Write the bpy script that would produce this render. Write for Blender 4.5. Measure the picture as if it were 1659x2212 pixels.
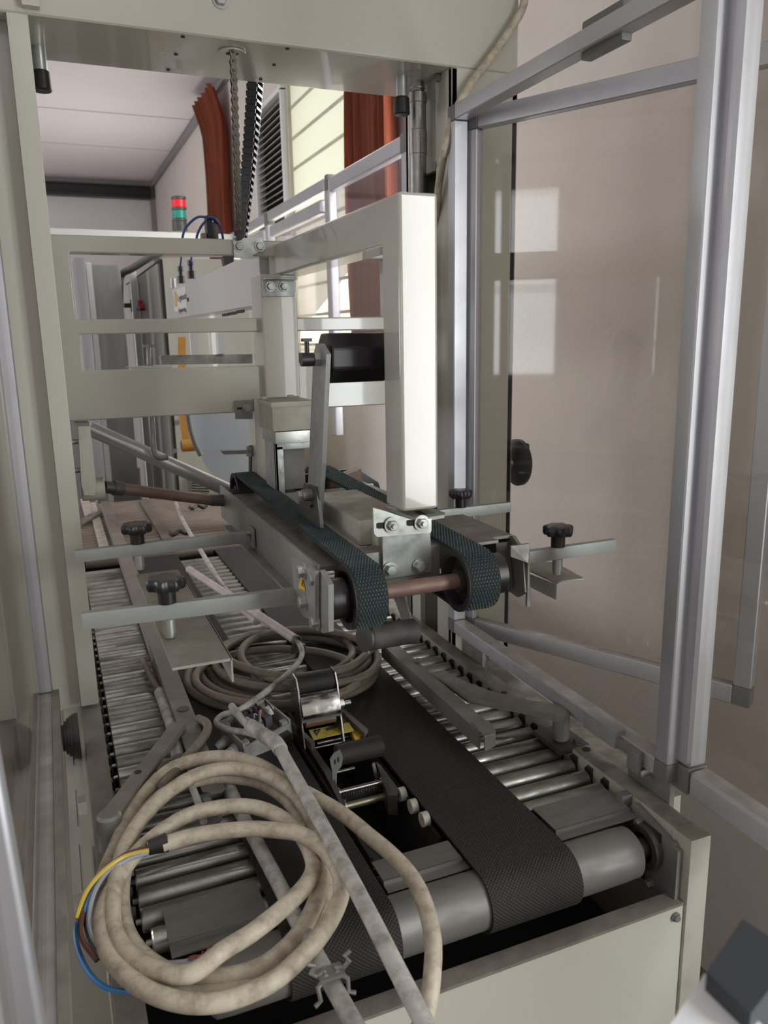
import bpy, bmesh, math, random
from mathutils import Vector, Matrix
random.seed(7)
for o in list(bpy.data.objects): bpy.data.objects.remove(o)
SC = bpy.context.scene; COL = SC.collection; PI = math.pi
V = Vector
# ------------------------------------------------------------ camera (metres; conveyor runs along +Y, Z up)
CAM = V((0, 0, 1.35)); FPX = 1709.46
yaw, pit, roll = 0.39158875, 0.21833565, -0.01807575
W = V((math.sin(yaw)*math.cos(pit), math.cos(yaw)*math.cos(pit), -math.sin(pit)))
R0 = V((math.cos(yaw), -math.sin(yaw), 0)); U0 = R0.cross(W)
R = R0*math.cos(roll)+U0*math.sin(roll); U = U0*math.cos(roll)-R0*math.sin(roll)
cd = bpy.data.cameras.new('camera'); cam = bpy.data.objects.new('camera', cd); COL.objects.link(cam)
m = Matrix.Identity(4)
for i in range(3):
    m[i][0] = R[i]; m[i][1] = U[i]; m[i][2] = -W[i]; m[i][3] = CAM[i]
cam.matrix_world = m
cd.sensor_fit = 'HORIZONTAL'; cd.sensor_width = 36; cd.lens = FPX/1659*36
cd.clip_start = .02; cd.clip_end = 100
cd.dof.use_dof = True; cd.dof.focus_distance = 1.15; cd.dof.aperture_fstop = 13
SC.camera = cam
SC.view_settings.view_transform = 'Standard'; SC.view_settings.look = 'None'
SC.view_settings.gamma = 1; SC.view_settings.exposure = 0.0
# ------------------------------------------------------------ light
world = bpy.data.worlds.new('world'); SC.world = world; world.use_nodes = True
bgn = world.node_tree.nodes['Background']; bgn.inputs[0].default_value = (.86, .93, 1, 1); bgn.inputs[1].default_value = 2.4
def area(name, loc, aim, sx, sy, power, col=(1, .97, .92)):
    l = bpy.data.lights.new(name, 'AREA'); l.shape = 'RECTANGLE'; l.size = sx; l.size_y = sy; l.energy = power; l.color = col
    o = bpy.data.objects.new(name, l); COL.objects.link(o); o.location = loc
    o.rotation_euler = (V(aim)-V(loc)).to_track_quat('-Z', 'Y').to_euler(); return o
area('window_light_near', (1.17, -.75, 1.42), (0, -.75, 1.42), 1.1, 1.3, 56, (.95, .99, 1))
area('window_light_rear', (-2.0, -3.3, 1.8), (-1.2, 0, 1.5), 1.4, 1.1, 12, (1, .98, .95))  # added fill lamp, the rear wall has no window
area('window_light_right_mid', (1.17, 2.30, 1.6), (0, 2.5, 1.4), .48, 1.2, 11, (1, .99, .97))  # added to brighten the cabinet front, kept out of view behind the column
area('window_light_left', (-3.95, 1.9, 1.7), (0, 1.9, 1.5), 1.3, 1.3, 17, (.95, .97, 1))
area('window_light_left_far', (-3.95, 4.5, 1.7), (0, 4.8, 1.9), 1.3, 1.3, 60, (.97, .96, 1))
area('window_light_right_far', (1.14, 3.5, 1.9), (-1, 3.4, 1.6), .9, 1.2, 14, (1, .99, .95))
area('window_light_right_rear', (1.14, 5.8, 1.5), (-1, 5.6, 2.2), 3.0, .55, 36, (1, .98, .97))

# ------------------------------------------------------------ pixel -> point on a real plane
def ray(px, py): return W + R*((px-829.5)/FPX) - U*((py-1106)/FPX)
def at(px, py, x=None, y=None, z=None):
    d = ray(px, py)
    t = (x-CAM.x)/d.x if x is not None else (y-CAM.y)/d.y if y is not None else (z-CAM.z)/d.z
    return CAM + d*t

# ------------------------------------------------------------ materials
MATS = {}
def mat(name, base, rough=.5, metal=0., dirt=None, dscale=12, dmix=.5, dust=0., dustcol=(.135, .105, .082), bump=0., bscale=60, coat=0., spec=.5, detail=6, stretch=None, emit=None):
    m = bpy.data.materials.new(name); m.use_nodes = True; nt = m.node_tree; N = nt.nodes; L = nt.links
    b = N['Principled BSDF']; b.inputs['Roughness'].default_value = rough; b.inputs['Metallic'].default_value = metal
    b.inputs['Coat Weight'].default_value = coat; b.inputs['Specular IOR Level'].default_value = spec
    tc = N.new('ShaderNodeTexCoord'); geo = N.new('ShaderNodeNewGeometry')
    pos = geo.outputs['Position']
    if stretch:
        mp = N.new('ShaderNodeMapping'); L.new(pos, mp.inputs[0]); mp.inputs['Scale'].default_value = stretch; pos = mp.outputs[0]
    col = N.new('ShaderNodeRGB'); col.outputs[0].default_value = (*base, 1); cur = col.outputs[0]
    rsock = None
    def mixc(fac, a, bcol):
        mx = N.new('ShaderNodeMix'); mx.data_type = 'RGBA'; L.new(fac, mx.inputs[0]); L.new(a, mx.inputs[6])
        mx.inputs[7].default_value = (*bcol, 1); return mx.outputs[2]
    if dirt:
        n = N.new('ShaderNodeTexNoise'); n.inputs['Scale'].default_value = dscale; n.inputs['Detail'].default_value = detail
        n.inputs['Roughness'].default_value = .65; L.new(pos, n.inputs['Vector'])
        r = N.new('ShaderNodeMapRange'); r.inputs[1].default_value = .42; r.inputs[2].default_value = .72; r.inputs[4].default_value = dmix
        L.new(n.outputs[0], r.inputs[0]); cur = mixc(r.outputs[0], cur, dirt)
        rr = N.new('ShaderNodeMapRange'); rr.inputs[1].default_value = 0; rr.inputs[2].default_value = 1; rr.inputs[3].default_value = rough; rr.inputs[4].default_value = min(1, rough+.45)
        L.new(r.outputs[0], rr.inputs[0]); L.new(rr.outputs[0], b.inputs['Roughness'])
    if dust > 0:
        sx = N.new('ShaderNodeSeparateXYZ'); L.new(geo.outputs['Normal'], sx.inputs[0])
        r = N.new('ShaderNodeMapRange'); r.inputs[1].default_value = .55; r.inputs[2].default_value = .95; r.inputs[4].default_value = dust
        L.new(sx.outputs[2], r.inputs[0])
        n2 = N.new('ShaderNodeTexNoise'); n2.inputs['Scale'].default_value = 28; n2.inputs['Detail'].default_value = 8; L.new(geo.outputs['Position'], n2.inputs['Vector'])
        r2 = N.new('ShaderNodeMapRange'); r2.inputs[1].default_value = .3; r2.inputs[2].default_value = .62; r2.inputs[3].default_value = .45; r2.inputs[4].default_value = 1
        L.new(n2.outputs[0], r2.inputs[0])
        mm = N.new('ShaderNodeMath'); mm.operation = 'MULTIPLY'; L.new(r.outputs[0], mm.inputs[0]); L.new(r2.outputs[0], mm.inputs[1])
        cur = mixc(mm.outputs[0], cur, dustcol)
        if metal > 0:
            inv = N.new('ShaderNodeMath'); inv.operation = 'MULTIPLY_ADD'; inv.inputs[1].default_value = -metal; inv.inputs[2].default_value = metal
            L.new(mm.outputs[0], inv.inputs[0]); L.new(inv.outputs[0], b.inputs['Metallic'])
    L.new(cur, b.inputs['Base Color'])
    if bump:
        n = N.new('ShaderNodeTexNoise'); n.inputs['Scale'].default_value = bscale; n.inputs['Detail'].default_value = 5; L.new(pos, n.inputs['Vector'])
        bp = N.new('ShaderNodeBump'); bp.inputs['Strength'].default_value = bump; bp.inputs['Distance'].default_value = .002
        L.new(n.outputs[0], bp.inputs['Height']); L.new(bp.outputs[0], b.inputs['Normal'])
    if emit:
        b.inputs['Emission Color'].default_value = (*emit[0], 1); b.inputs['Emission Strength'].default_value = emit[1]
    MATS[name] = m; return m
cream = mat('cream_paint', (.47, .455, .385), .22, dirt=(.40, .38, .31), dscale=5, dmix=.12, coat=.5)
cream_gloss = mat('cream_gloss_paint', (.47, .46, .40), .16, dirt=(.40, .38, .31), dscale=5, dmix=.10, coat=.75, spec=.5)
creamd = mat('cream_paint_dusty', (.40, .385, .32), .42, dirt=(.22, .19, .15), dscale=14, dmix=.5, dust=.9)
grey_paint = mat('grey_paint', (.19, .19, .175), .45, dirt=(.10, .09, .08), dscale=20, dmix=.5, dust=.55)
alu = mat('anodised_aluminium', (.50, .50, .52), .38, .75, dirt=(.35, .35, .36), dscale=5, dmix=.35)
alud = mat('anodised_aluminium_dusty', (.48, .47, .48), .42, .6, dirt=(.3, .28, .27), dscale=18, dmix=.5, dust=.85, dustcol=(.20, .165, .14))
corner_grey = mat('grey_corner_plastic', (.13, .13, .12), .5)
galv = mat('galvanised_steel', (.36, .375, .365), .40, .7, dirt=(.19, .20, .19), dscale=26, dmix=.6)
galvd = mat('galvanised_steel_dusty', (.27, .27, .25), .45, .55, dirt=(.14, .13, .11), dscale=24, dmix=.6, dust=.75)
zinc = mat('zinc_plate', (.44, .46, .43), .34, .8, dirt=(.26, .26, .22), dscale=30, dmix=.5)
chrome = mat('bright_steel', (.42, .41, .39), .22, .9, dirt=(.16, .15, .125), dscale=16, dmix=.6)
rollm = mat('roller_steel', (.40, .40, .36), .25, .92, dirt=(.10, .088, .068), dscale=22, dmix=.95, stretch=(.35, 1, 1), detail=9)
drumm = mat('drum_steel', (.20, .195, .18), .45, .4, dirt=(.10, .09, .075), dscale=14, dmix=.7, stretch=(.4, 1.6, 1))
dustyroll = mat('dusty_roller', (.21, .17, .135), .75, .1, dirt=(.31, .27, .22), dscale=12, dmix=.7)
brownmetal = mat('dusty_brown_metal', (.16, .135, .112), .7, .15, dirt=(.28, .25, .215), dscale=22, dmix=.6, bump=.4, bscale=90)
darksteel = mat('dark_steel', (.10, .10, .095), .42, .7, dirt=(.16, .15, .13), dscale=30, dmix=.5)
steelbar = mat('grey_flat_steel', (.33, .345, .325), .42, .5, dirt=(.19, .195, .18), dscale=16, dmix=.5, dust=.25)
black = mat('black_plastic', (.012, .012, .012), .35, dust=.35, dustcol=(.10, .085, .075))
blackclean = mat('black_gloss_plastic', (.010, .010, .011), .3)
rubber = mat('black_rubber', (.017, .0165, .016), .62, dirt=(.05, .043, .038), dscale=30, dmix=.6)
shaftm = mat('brown_shaft', (.20, .125, .10), .5, .25, dirt=(.12, .08, .065), dscale=18, dmix=.6)
cablem = mat('beige_cable', (.50, .44, .335), .5, dirt=(.12, .08, .055), dscale=60, dmix=.62, bump=.2, bscale=120)
cabledirty = mat('dirty_brown_cable', (.17, .138, .105), .6, dirt=(.30, .25, .20), dscale=70, dmix=.5, bump=.3, bscale=120)
tubem = mat('pale_grey_conduit', (.45, .43, .39), .55, dirt=(.15, .12, .10), dscale=45, dmix=.85, bump=.2)
pinktube = mat('pinkish_conduit', (.50, .43, .40), .5, dirt=(.26, .20, .175), dscale=14, dmix=.6)
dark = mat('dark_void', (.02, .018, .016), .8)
yellow = mat('yellow_sticker', (.62, .50, .06), .5, dirt=(.30, .25, .06), dscale=60, dmix=.5)
yellow2 = mat('warning_yellow', (.72, .45, .03), .45)
blackink = mat('black_ink', (.01, .01, .01), .5)
orange = mat('orange_paint', (.42, .20, .03), .4, dirt=(.22, .10, .02), dscale=20, dmix=.4)
tapebrown = mat('brown_tape', (.20, .115, .065), .35, dirt=(.12, .08, .05), dscale=30, dmix=.5)
white = mat('white_panel', (.72, .73, .73), .45)
offwhite = mat('offwhite_plastic', (.52, .49, .41), .5, dirt=(.25, .21, .16), dscale=40, dmix=.6)
boxgrey = mat('grey_box_plastic', (.33, .34, .315), .5, dirt=(.15, .13, .11), dscale=30, dmix=.7)
red = mat('red_lens', (.65, .02, .03), .25, emit=((.9, .03, .05), .25))
green = mat('green_lens', (.02, .30, .24), .25)
bluehose = mat('blue_hose', (.03, .07, .20), .35)
curtain = mat('rust_curtain', (.36, .095, .045), .85, dirt=(.17, .04, .02), dscale=3, dmix=.5)
redbutton = mat('red_button', (.4, .02, .02), .4)
wirecols = {k: mat('wire_'+k, c, .4) for k, c in dict(brown=(.11, .045, .03), blue=(.04, .19, .42), yellow_green=(.55, .40, .07), black=(.012, .012, .014), grey=(.30, .32, .35), green=(.08, .22, .05)).items()}
copper = mat('frayed_copper', (.36, .12, .06), .5, .5)
labelw = mat('white_label', (.62, .61, .58), .5)
labelgold = mat('gold_ink', (.55, .38, .08), .5); labelink = mat('grey_ink', (.16, .16, .17), .5)
plaster = mat('wall_plaster', (.68, .625, .57), .9, dirt=(.58, .52, .47), dscale=1.6, dmix=.6, bump=.9, bscale=55)
plaster2 = mat('wall_plaster_far', (.70, .66, .67), .9, dirt=(.56, .53, .53), dscale=1.8, dmix=.55, bump=.3, bscale=50)
ceilm = mat('ceiling_board', (.78, .74, .745), .9, dirt=(.68, .64, .64), dscale=1.2, dmix=.5)
seamm = mat('grimy_seam', (.27, .25, .25), .9)
floorm = mat('floor_dirt', (.16, .115, .085), .85, dirt=(.09, .065, .05), dscale=9, dmix=.8)
stainless = mat('stainless_panel', (.40, .41, .42), .33, .8, dirt=(.28, .28, .28), dscale=4, dmix=.6, stretch=(3, 3, .6))
darkframe = mat('dark_grey_block', (.028, .031, .036), .6)

def belt_mat(name, c1, c2, pu, pv, bumpd, rough=.75):   # woven grid pattern from the belt's own UV (metres)
    m = bpy.data.materials.new(name); m.use_nodes = True; nt = m.node_tree; N = nt.nodes; L = nt.links
    b = N['Principled BSDF']; b.inputs['Roughness'].default_value = rough
    uv = N.new('ShaderNodeUVMap'); sp = N.new('ShaderNodeSeparateXYZ'); L.new(uv.outputs[0], sp.inputs[0])
    def sn(s, k):
        a = N.new('ShaderNodeMath'); a.operation = 'MULTIPLY'; a.inputs[1].default_value = 2*PI/k; L.new(s, a.inputs[0])
        c = N.new('ShaderNodeMath'); c.operation = 'SINE'; L.new(a.outputs[0], c.inputs[0]); return c.outputs[0]
    mu = N.new('ShaderNodeMath'); mu.operation = 'MULTIPLY'; L.new(sn(sp.outputs[0], pu), mu.inputs[0]); L.new(sn(sp.outputs[1], pv), mu.inputs[1])
    r = N.new('ShaderNodeMapRange'); r.inputs[1].default_value = -.5; r.inputs[2].default_value = .5; L.new(mu.outputs[0], r.inputs[0])
    n = N.new('ShaderNodeTexNoise'); n.inputs['Scale'].default_value = 7; n.inputs['Detail'].default_value = 6
    g = N.new('ShaderNodeNewGeometry'); L.new(g.outputs['Position'], n.inputs['Vector'])
    r2 = N.new('ShaderNodeMapRange'); r2.inputs[1].default_value = .35; r2.inputs[2].default_value = .7; L.new(n.outputs[0], r2.inputs[0])
    mx = N.new('ShaderNodeMix'); mx.data_type = 'RGBA'; L.new(r.outputs[0], mx.inputs[0]); mx.inputs[6].default_value = (*c1, 1); mx.inputs[7].default_value = (*c2, 1)
    mx2 = N.new('ShaderNodeMix'); mx2.data_type = 'RGBA'; mx2.blend_type = 'MULTIPLY'; mx2.inputs[0].default_value = .55; L.new(mx.outputs[2], mx2.inputs[6])
    cr = N.new('ShaderNodeMapRange'); cr.inputs[3].default_value = .35; cr.inputs[4].default_value = 1.5; L.new(r2.outputs[0], cr.inputs[0]); L.new(cr.outputs[0], mx2.inputs[7])
    L.new(mx2.outputs[2], b.inputs['Base Color'])
    bp = N.new('ShaderNodeBump'); bp.inputs['Strength'].default_value = .8; bp.inputs['Distance'].default_value = bumpd
    L.new(mu.outputs[0], bp.inputs['Height']); L.new(bp.outputs[0], b.inputs['Normal'])
    return m
beltblack = belt_mat('black_grid_belt', (.006, .0055, .005), (.036, .031, .027), .0042, .0050, .0005)
beltteal = belt_mat('teal_studded_belt', (.010, .012, .012), (.022, .034, .033), .004, .004, .0006)
studm = mat('teal_stud', (.035, .060, .058), .6, dirt=(.03, .05, .05), dscale=40, dmix=.5)

def clear_mat(name, tint, alpha_diff=.06, rough=.03):
    m = bpy.data.materials.new(name); m.use_nodes = True; nt = m.node_tree; N = nt.nodes; L = nt.links
    for n in list(N):
        if n.type != 'OUTPUT_MATERIAL': N.remove(n)
    out = [n for n in N][0]
    tr = N.new('ShaderNodeBsdfTransparent'); tr.inputs[0].default_value = (*tint, 1)
    gl = N.new('ShaderNodeBsdfGlossy'); gl.inputs['Roughness'].default_value = rough
    df = N.new('ShaderNodeBsdfDiffuse'); df.inputs[0].default_value = (.55, .52, .48, 1)
    lw = N.new('ShaderNodeLayerWeight'); lw.inputs[0].default_value = .5
    r = N.new('ShaderNodeMapRange'); r.inputs[3].default_value = .035; r.inputs[4].default_value = .6; pw = N.new('ShaderNodeMath'); pw.operation = 'POWER'; pw.inputs[1].default_value = 3
    L.new(lw.outputs['Facing'], pw.inputs[0]); L.new(pw.outputs[0], r.inputs[0])
    m1 = N.new('ShaderNodeMixShader'); m1.inputs[0].default_value = alpha_diff; L.new(tr.outputs[0], m1.inputs[1]); L.new(df.outputs[0], m1.inputs[2])
    m2 = N.new('ShaderNodeMixShader'); L.new(r.outputs[0], m2.inputs[0]); L.new(m1.outputs[0], m2.inputs[1]); L.new(gl.outputs[0], m2.inputs[2])
    L.new(m2.outputs[0], out.inputs[0]); return m
glass = clear_mat('polycarbonate', (.965, .955, .94), .018)
glassb = clear_mat('polycarbonate_violet', (.95, .92, .95), .03)
def translucent(name, c):
    m = bpy.data.materials.new(name); m.use_nodes = True; nt = m.node_tree; N = nt.nodes; L = nt.links
    for n in list(N):
        if n.type != 'OUTPUT_MATERIAL': N.remove(n)
    out = [n for n in N][0]
    t = N.new('ShaderNodeBsdfTranslucent'); t.inputs[0].default_value = (*c, 1); d = N.new('ShaderNodeBsdfDiffuse'); d.inputs[0].default_value = (*c, 1)
    geo = N.new('ShaderNodeNewGeometry'); n = N.new('ShaderNodeTexNoise'); n.inputs['Scale'].default_value = 6; L.new(geo.outputs['Position'], n.inputs['Vector'])
    mx = N.new('ShaderNodeMixShader'); mx.inputs[0].default_value = .25; L.new(t.outputs[0], mx.inputs[1]); L.new(d.outputs[0], mx.inputs[2]); L.new(mx.outputs[0], out.inputs[0]); return m
panem = translucent('frosted_pane', (.80, .78, .67))

# ------------------------------------------------------------ geometry helpers (everything in world metres)
WL = {}
def finish(o, parent, base=None):
    me = o.data; vs = [v.co for v in me.vertices]
    if not vs: return o
    lo = V((min(v[i] for v in vs) for i in range(3))); hi = V((max(v[i] for v in vs) for i in range(3)))
    c = V(((lo.x+hi.x)/2, (lo.y+hi.y)/2, lo.z))
    me.transform(Matrix.Translation(-c)); o.location = c - (WL[parent.name] if parent else V())
    if parent: o.parent = parent
    WL[o.name] = c; return o
def obj(name, bm, m, parent=None, smooth=True, angle=35):
    bmesh.ops.recalc_face_normals(bm, faces=bm.faces[:])
    me = bpy.data.meshes.new(name); bm.to_mesh(me); bm.free(); me.materials.append(m)
    if smooth:
        me.polygons.foreach_set('use_smooth', [True]*len(me.polygons))
        try: me.set_sharp_from_angle(angle=math.radians(angle))
        except Exception: pass
    o = bpy.data.objects.new(name, me); COL.objects.link(o); return finish(o, parent)
def thing(name, label, cat, loc, group=None):
    o = bpy.data.objects.new(name, None); COL.objects.link(o); o.location = loc; o.empty_display_size = .05
    o['label'] = label; o['category'] = cat
    if group: o['group'] = group
    WL[o.name] = V(loc); return o
def tag(o, label, cat, group=None):
    o['label'] = label; o['category'] = cat
    if group: o['group'] = group
    return o
def struct(o): o['kind'] = 'structure'; return o
def copy(o, delta, parent=None, m=None):
    c = o.copy(); COL.objects.link(c); p = parent or o.parent
    w = WL[o.name]+V(delta); c.parent = p; c.location = w-(WL[p.name] if p else V()); WL[c.name] = w; return c
def B(): return bmesh.new()
def bx(bm, x0, x1, y0, y1, z0, z1, bev=0., seg=2, M=None):
    r = bmesh.ops.create_cube(bm, size=1); vs = r['verts']
    for v in vs: v.co = V(((x0+x1)/2+v.co.x*(x1-x0), (y0+y1)/2+v.co.y*(y1-y0), (z0+z1)/2+v.co.z*(z1-z0)))
    if bev:
        es = list({e for v in vs for e in v.link_edges})
        rr = bmesh.ops.bevel(bm, geom=es, offset=bev, segments=seg, affect='EDGES', profile=.7); vs = list({v for f in rr['faces'] for v in f.verts} | {v for v in vs if v.is_valid})
    if M is not None: bmesh.ops.transform(bm, matrix=M, verts=vs)
    return vs
def frame_of(d):
    d = d.normalized(); a = V((0, 0, 1)) if abs(d.z) < .9 else V((1, 0, 0))
    u = d.cross(a).normalized(); return u, d.cross(u).normalized()
def cyl(bm, p0, p1, r0, r1=None, seg=24, bev=0.):
    p0 = V(p0); p1 = V(p1); r1 = r0 if r1 is None else r1; u, w = frame_of(p1-p0); d = (p1-p0).normalized()
    rings = []
    prof = [(p0, r0), (p1, r1)] if not bev else [(p0, r0-bev), (p0+d*bev, r0), (p1-d*bev, r1), (p1, r1-bev)]
    for c, r in prof: rings.append([bm.verts.new(c+(u*math.cos(2*PI*k/seg)+w*math.sin(2*PI*k/seg))*r) for k in range(seg)])
    for a, b in zip(rings, rings[1:]):
        for k in range(seg): bm.faces.new((a[k], a[(k+1) % seg], b[(k+1) % seg], b[k]))
    bm.faces.new(rings[0][::-1]); bm.faces.new(rings[-1])
def lathe(bm, p0, d, prof, seg=24, fn=None):    # prof: (distance along d, radius)
    p0 = V(p0); d = V(d).normalized(); u, w = frame_of(d); rings = []
    for t, r in prof:
        rings.append([bm.verts.new(p0+d*t+(u*math.cos(2*PI*k/seg)+w*math.sin(2*PI*k/seg))*r*(fn(k/seg) if fn else 1)) for k in range(seg)])
    for a, b in zip(rings, rings[1:]):
        for k in range(seg): bm.faces.new((a[k], a[(k+1) % seg], b[(k+1) % seg], b[k]))
    bm.faces.new(rings[0][::-1]); bm.faces.new(rings[-1])
def pipe(bm, p0, p1, ro, ri, seg=32):           # open hollow tube
    p0 = V(p0); p1 = V(p1); u, w = frame_of(p1-p0); rs = []
    for c, r in ((p0, ri), (p0, ro), (p1, ro), (p1, ri)):
        rs.append([bm.verts.new(c+(u*math.cos(2*PI*k/seg)+w*math.sin(2*PI*k/seg))*r) for k in range(seg)])
    for i in range(4):
        a, b = rs[i], rs[(i+1) % 4]
        for k in range(seg): bm.faces.new((a[k], a[(k+1) % seg], b[(k+1) % seg], b[k]))
def prism(bm, pts, vec):
    a = [bm.verts.new(V(p)) for p in pts]; b = [bm.verts.new(V(p)+V(vec)) for p in pts]; n = len(a)
    bm.faces.new(a); bm.faces.new(b[::-1])
    for i in range(n): bm.faces.new((a[i], b[i], b[(i+1) % n], a[(i+1) % n]))
def flat(bm, pix, vec, **pl): prism(bm, [at(px, py, **pl) for px, py in pix], vec)
def spline(pts, n=8, closed=False):
    P = [V(p) for p in pts]; out = []; N = len(P)
    rng = range(N if closed else N-1)
    for i in rng:
        if closed: p0, p1, p2, p3 = P[(i-1) % N], P[i], P[(i+1) % N], P[(i+2) % N]
        else: p0, p1, p2, p3 = P[max(i-1, 0)], P[i], P[i+1], P[min(i+2, N-1)]
        for k in range(n):
            t = k/n; out.append(.5*((2*p1)+(-p0+p2)*t+(2*p0-5*p1+4*p2-p3)*t*t+(-p0+3*p1-3*p2+p3)*t**3))
    if not closed: out.append(P[-1])
    return out
def tube(bm, pts, r, seg=12, closed=False, rf=None):
    n = len(pts); rings = []; u = None
    for i in range(n):
        d = (pts[(i+1) % n]-pts[i-1]) if closed else (pts[min(i+1, n-1)]-pts[max(i-1, 0)])
        if d.length < 1e-9: d = V((0, 1, 0))
        d.normalize()
        if u is None: u, _ = frame_of(d)
        u = (u-d*u.dot(d)).normalized(); w = d.cross(u); rr = r*(rf(i/(n-1)) if rf else 1)
        rings.append([bm.verts.new(pts[i]+(u*math.cos(2*PI*k/seg)+w*math.sin(2*PI*k/seg))*rr) for k in range(seg)])
    prs = list(zip(rings, rings[1:]))
    if closed:
        a = rings[-1]; k0 = min(range(seg), key=lambda k: (rings[0][k].co-a[0].co).length); prs.append((a, rings[0][k0:]+rings[0][:k0]))
    for a, b in prs:
        for k in range(seg): bm.faces.new((a[k], a[(k+1) % seg], b[(k+1) % seg], b[k]))
    if not closed: bm.faces.new(rings[0][::-1]); bm.faces.new(rings[-1])
def bolt_bm(bm, p, d, r=.0075, h=.005, washer=True):
    p = V(p); d = V(d).normalized()
    if washer: cyl(bm, p, p+d*.0015, r*1.35, seg=20); p = p+d*.0015
    lathe(bm, p, d, [(0, r), (h*.85, r), (h, r*.88)], seg=6)
def bolts(name, pts, d, parent, m=zinc, r=.0075, h=.005):
    first = None
    for p in pts:
        if first is None:
            bm = B(); bolt_bm(bm, p, d, r, h); first = obj(name, bm, m, parent, angle=25); fp = V(p)
        else: copy(first, V(p)-fp)
def loop_belt(yA, zA, rA, yB, zB, rB, x0, x1, t, name, m, parent):   # belt round two pulleys (A near, B far)
    pts = []
    for k in range(25):
        a = PI/2+PI*k/24; pts.append((yA+math.cos(a)*rA, zA+math.sin(a)*rA, math.cos(a), math.sin(a)))
    for k in range(25):
        a = -PI/2+PI*k/24; pts.append((yB+math.cos(a)*rB, zB+math.sin(a)*rB, math.cos(a), math.sin(a)))
    bm = B(); uvl = bm.loops.layers.uv.new('UVMap'); L = [0]
    for i in range(1, len(pts)+1):
        a = pts[i-1]; b = pts[i % len(pts)]; L.append(L[-1]+math.hypot(a[0]-b[0], a[1]-b[1]))
    rr = []
    for (y, z, ny, nz) in pts:
        rr.append([bm.verts.new(q) for q in ((x0, y, z), (x1, y, z), (x1, y+ny*t, z+nz*t), (x0, y+ny*t, z+nz*t))])
    n = len(pts)
    for i in range(n):
        a = rr[i]; b = rr[(i+1) % n]
        for j in range(4):
            f = bm.faces.new((a[j], a[(j+1) % 4], b[(j+1) % 4], b[j]))
            vx = {0: 0, 1: x1-x0, 2: x1-x0, 3: 0}
            for lp in f.loops:
                k = a.index(lp.vert) if lp.vert in a else b.index(lp.vert); lp[uvl].uv = (L[i] if lp.vert in a else L[i+1], vx[k])
    return obj(name, bm, m, parent, angle=50), pts, L

# ============================================================ THE ROOM
XW = 1.18; ZC = 2.93; YF = 8.9
b = B(); bx(b, -4.2, XW+.2, -3.4, YF+.2, -.1, 0); struct(obj('floor', b, floorm))
b = B(); bx(b, -4.2, XW+.2, -3.4, YF+.2, ZC, ZC+.1); ceil = struct(obj('ceiling', b, ceilm))
b = B()
for y in (3.2, 4.25, 5.3, 6.35, 7.4): bx(b, -4.2, XW, y-.008, y+.008, ZC-.003, ZC)
bx(b, -4.2, XW, 3.34, 3.36, ZC-.03, ZC)
struct(obj('trim_1', b, mat('ceiling_seam', (.50, .47, .47), .9)))
# right wall with two openings (louvre vent and window)
b = B()
Y0, Y1, YV0, YV1 = 3.00, 3.985, 4.00, 4.54
wz0, wz1 = 1.18, 2.56
bx(b, XW, XW+.18, -.2, 2.05, 0, ZC); bx(b, XW, XW+.18, 2.55, Y0, 0, ZC); bx(b, XW, XW+.18, 2.05, 2.55, 0, 1.0); bx(b, XW, XW+.18, 2.05, 2.55, 2.2, ZC); bx(b, XW, XW+.18, -3.4, -1.3, 0, ZC); bx(b, XW, XW+.18, -1.3, -.2, 0, .75); bx(b, XW, XW+.18, -1.3, -.2, 2.1, ZC); bx(b, XW, XW+.18, Y0, YV1, 0, wz0); bx(b, XW, XW+.18, Y0, YV1, wz1, ZC)  # includes an added opening behind the column for the cabinet fill lamp
bx(b, XW, XW+.18, Y1, YV0, wz0, wz1); bx(b, XW, XW+.18, YV0, YV1, 1.80, 1.90); bx(b, XW, XW+.18, YV1, 7.5, 1.80, ZC); bx(b, XW, XW+.18, YV1, 7.5, 0, 1.18); bx(b, XW, XW+.18, 7.5, YF+.2, 0, ZC)
struct(obj('wall_right', b, plaster))
b = B(); bx(b, -4.2, XW, YF, YF+.15, 0, ZC); struct(obj('wall_far', b, plaster2))
b = B(); 
ys = [-3.4, -1.6, -.2, 1.2, 2.6, 3.8, 5.2, YF]
for i in range(7):
    if i % 2 == 0: bx(b, -4.2, -4.05, ys[i], ys[i+1], 0, ZC)
    else: bx(b, -4.2, -4.05, ys[i], ys[i+1], 0, 1.0); bx(b, -4.2, -4.05, ys[i], ys[i+1], 2.4, ZC)
struct(obj('wall_left', b, plaster2))
b = B(); bx(b, -4.2, XW+.18, -3.55, -3.4, 0, ZC); struct(obj('wall_rear', b, plaster2))
b = B(); bx(b, XW-.035, XW, 4.66, YF, ZC-.05, ZC-.01); bx(b, -4.05, XW, YF-.04, YF, ZC-.05, ZC-.01); bx(b, XW-.05, XW, YF-.05, YF, 0, ZC)
struct(obj('trim_2', b, seamm))
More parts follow.
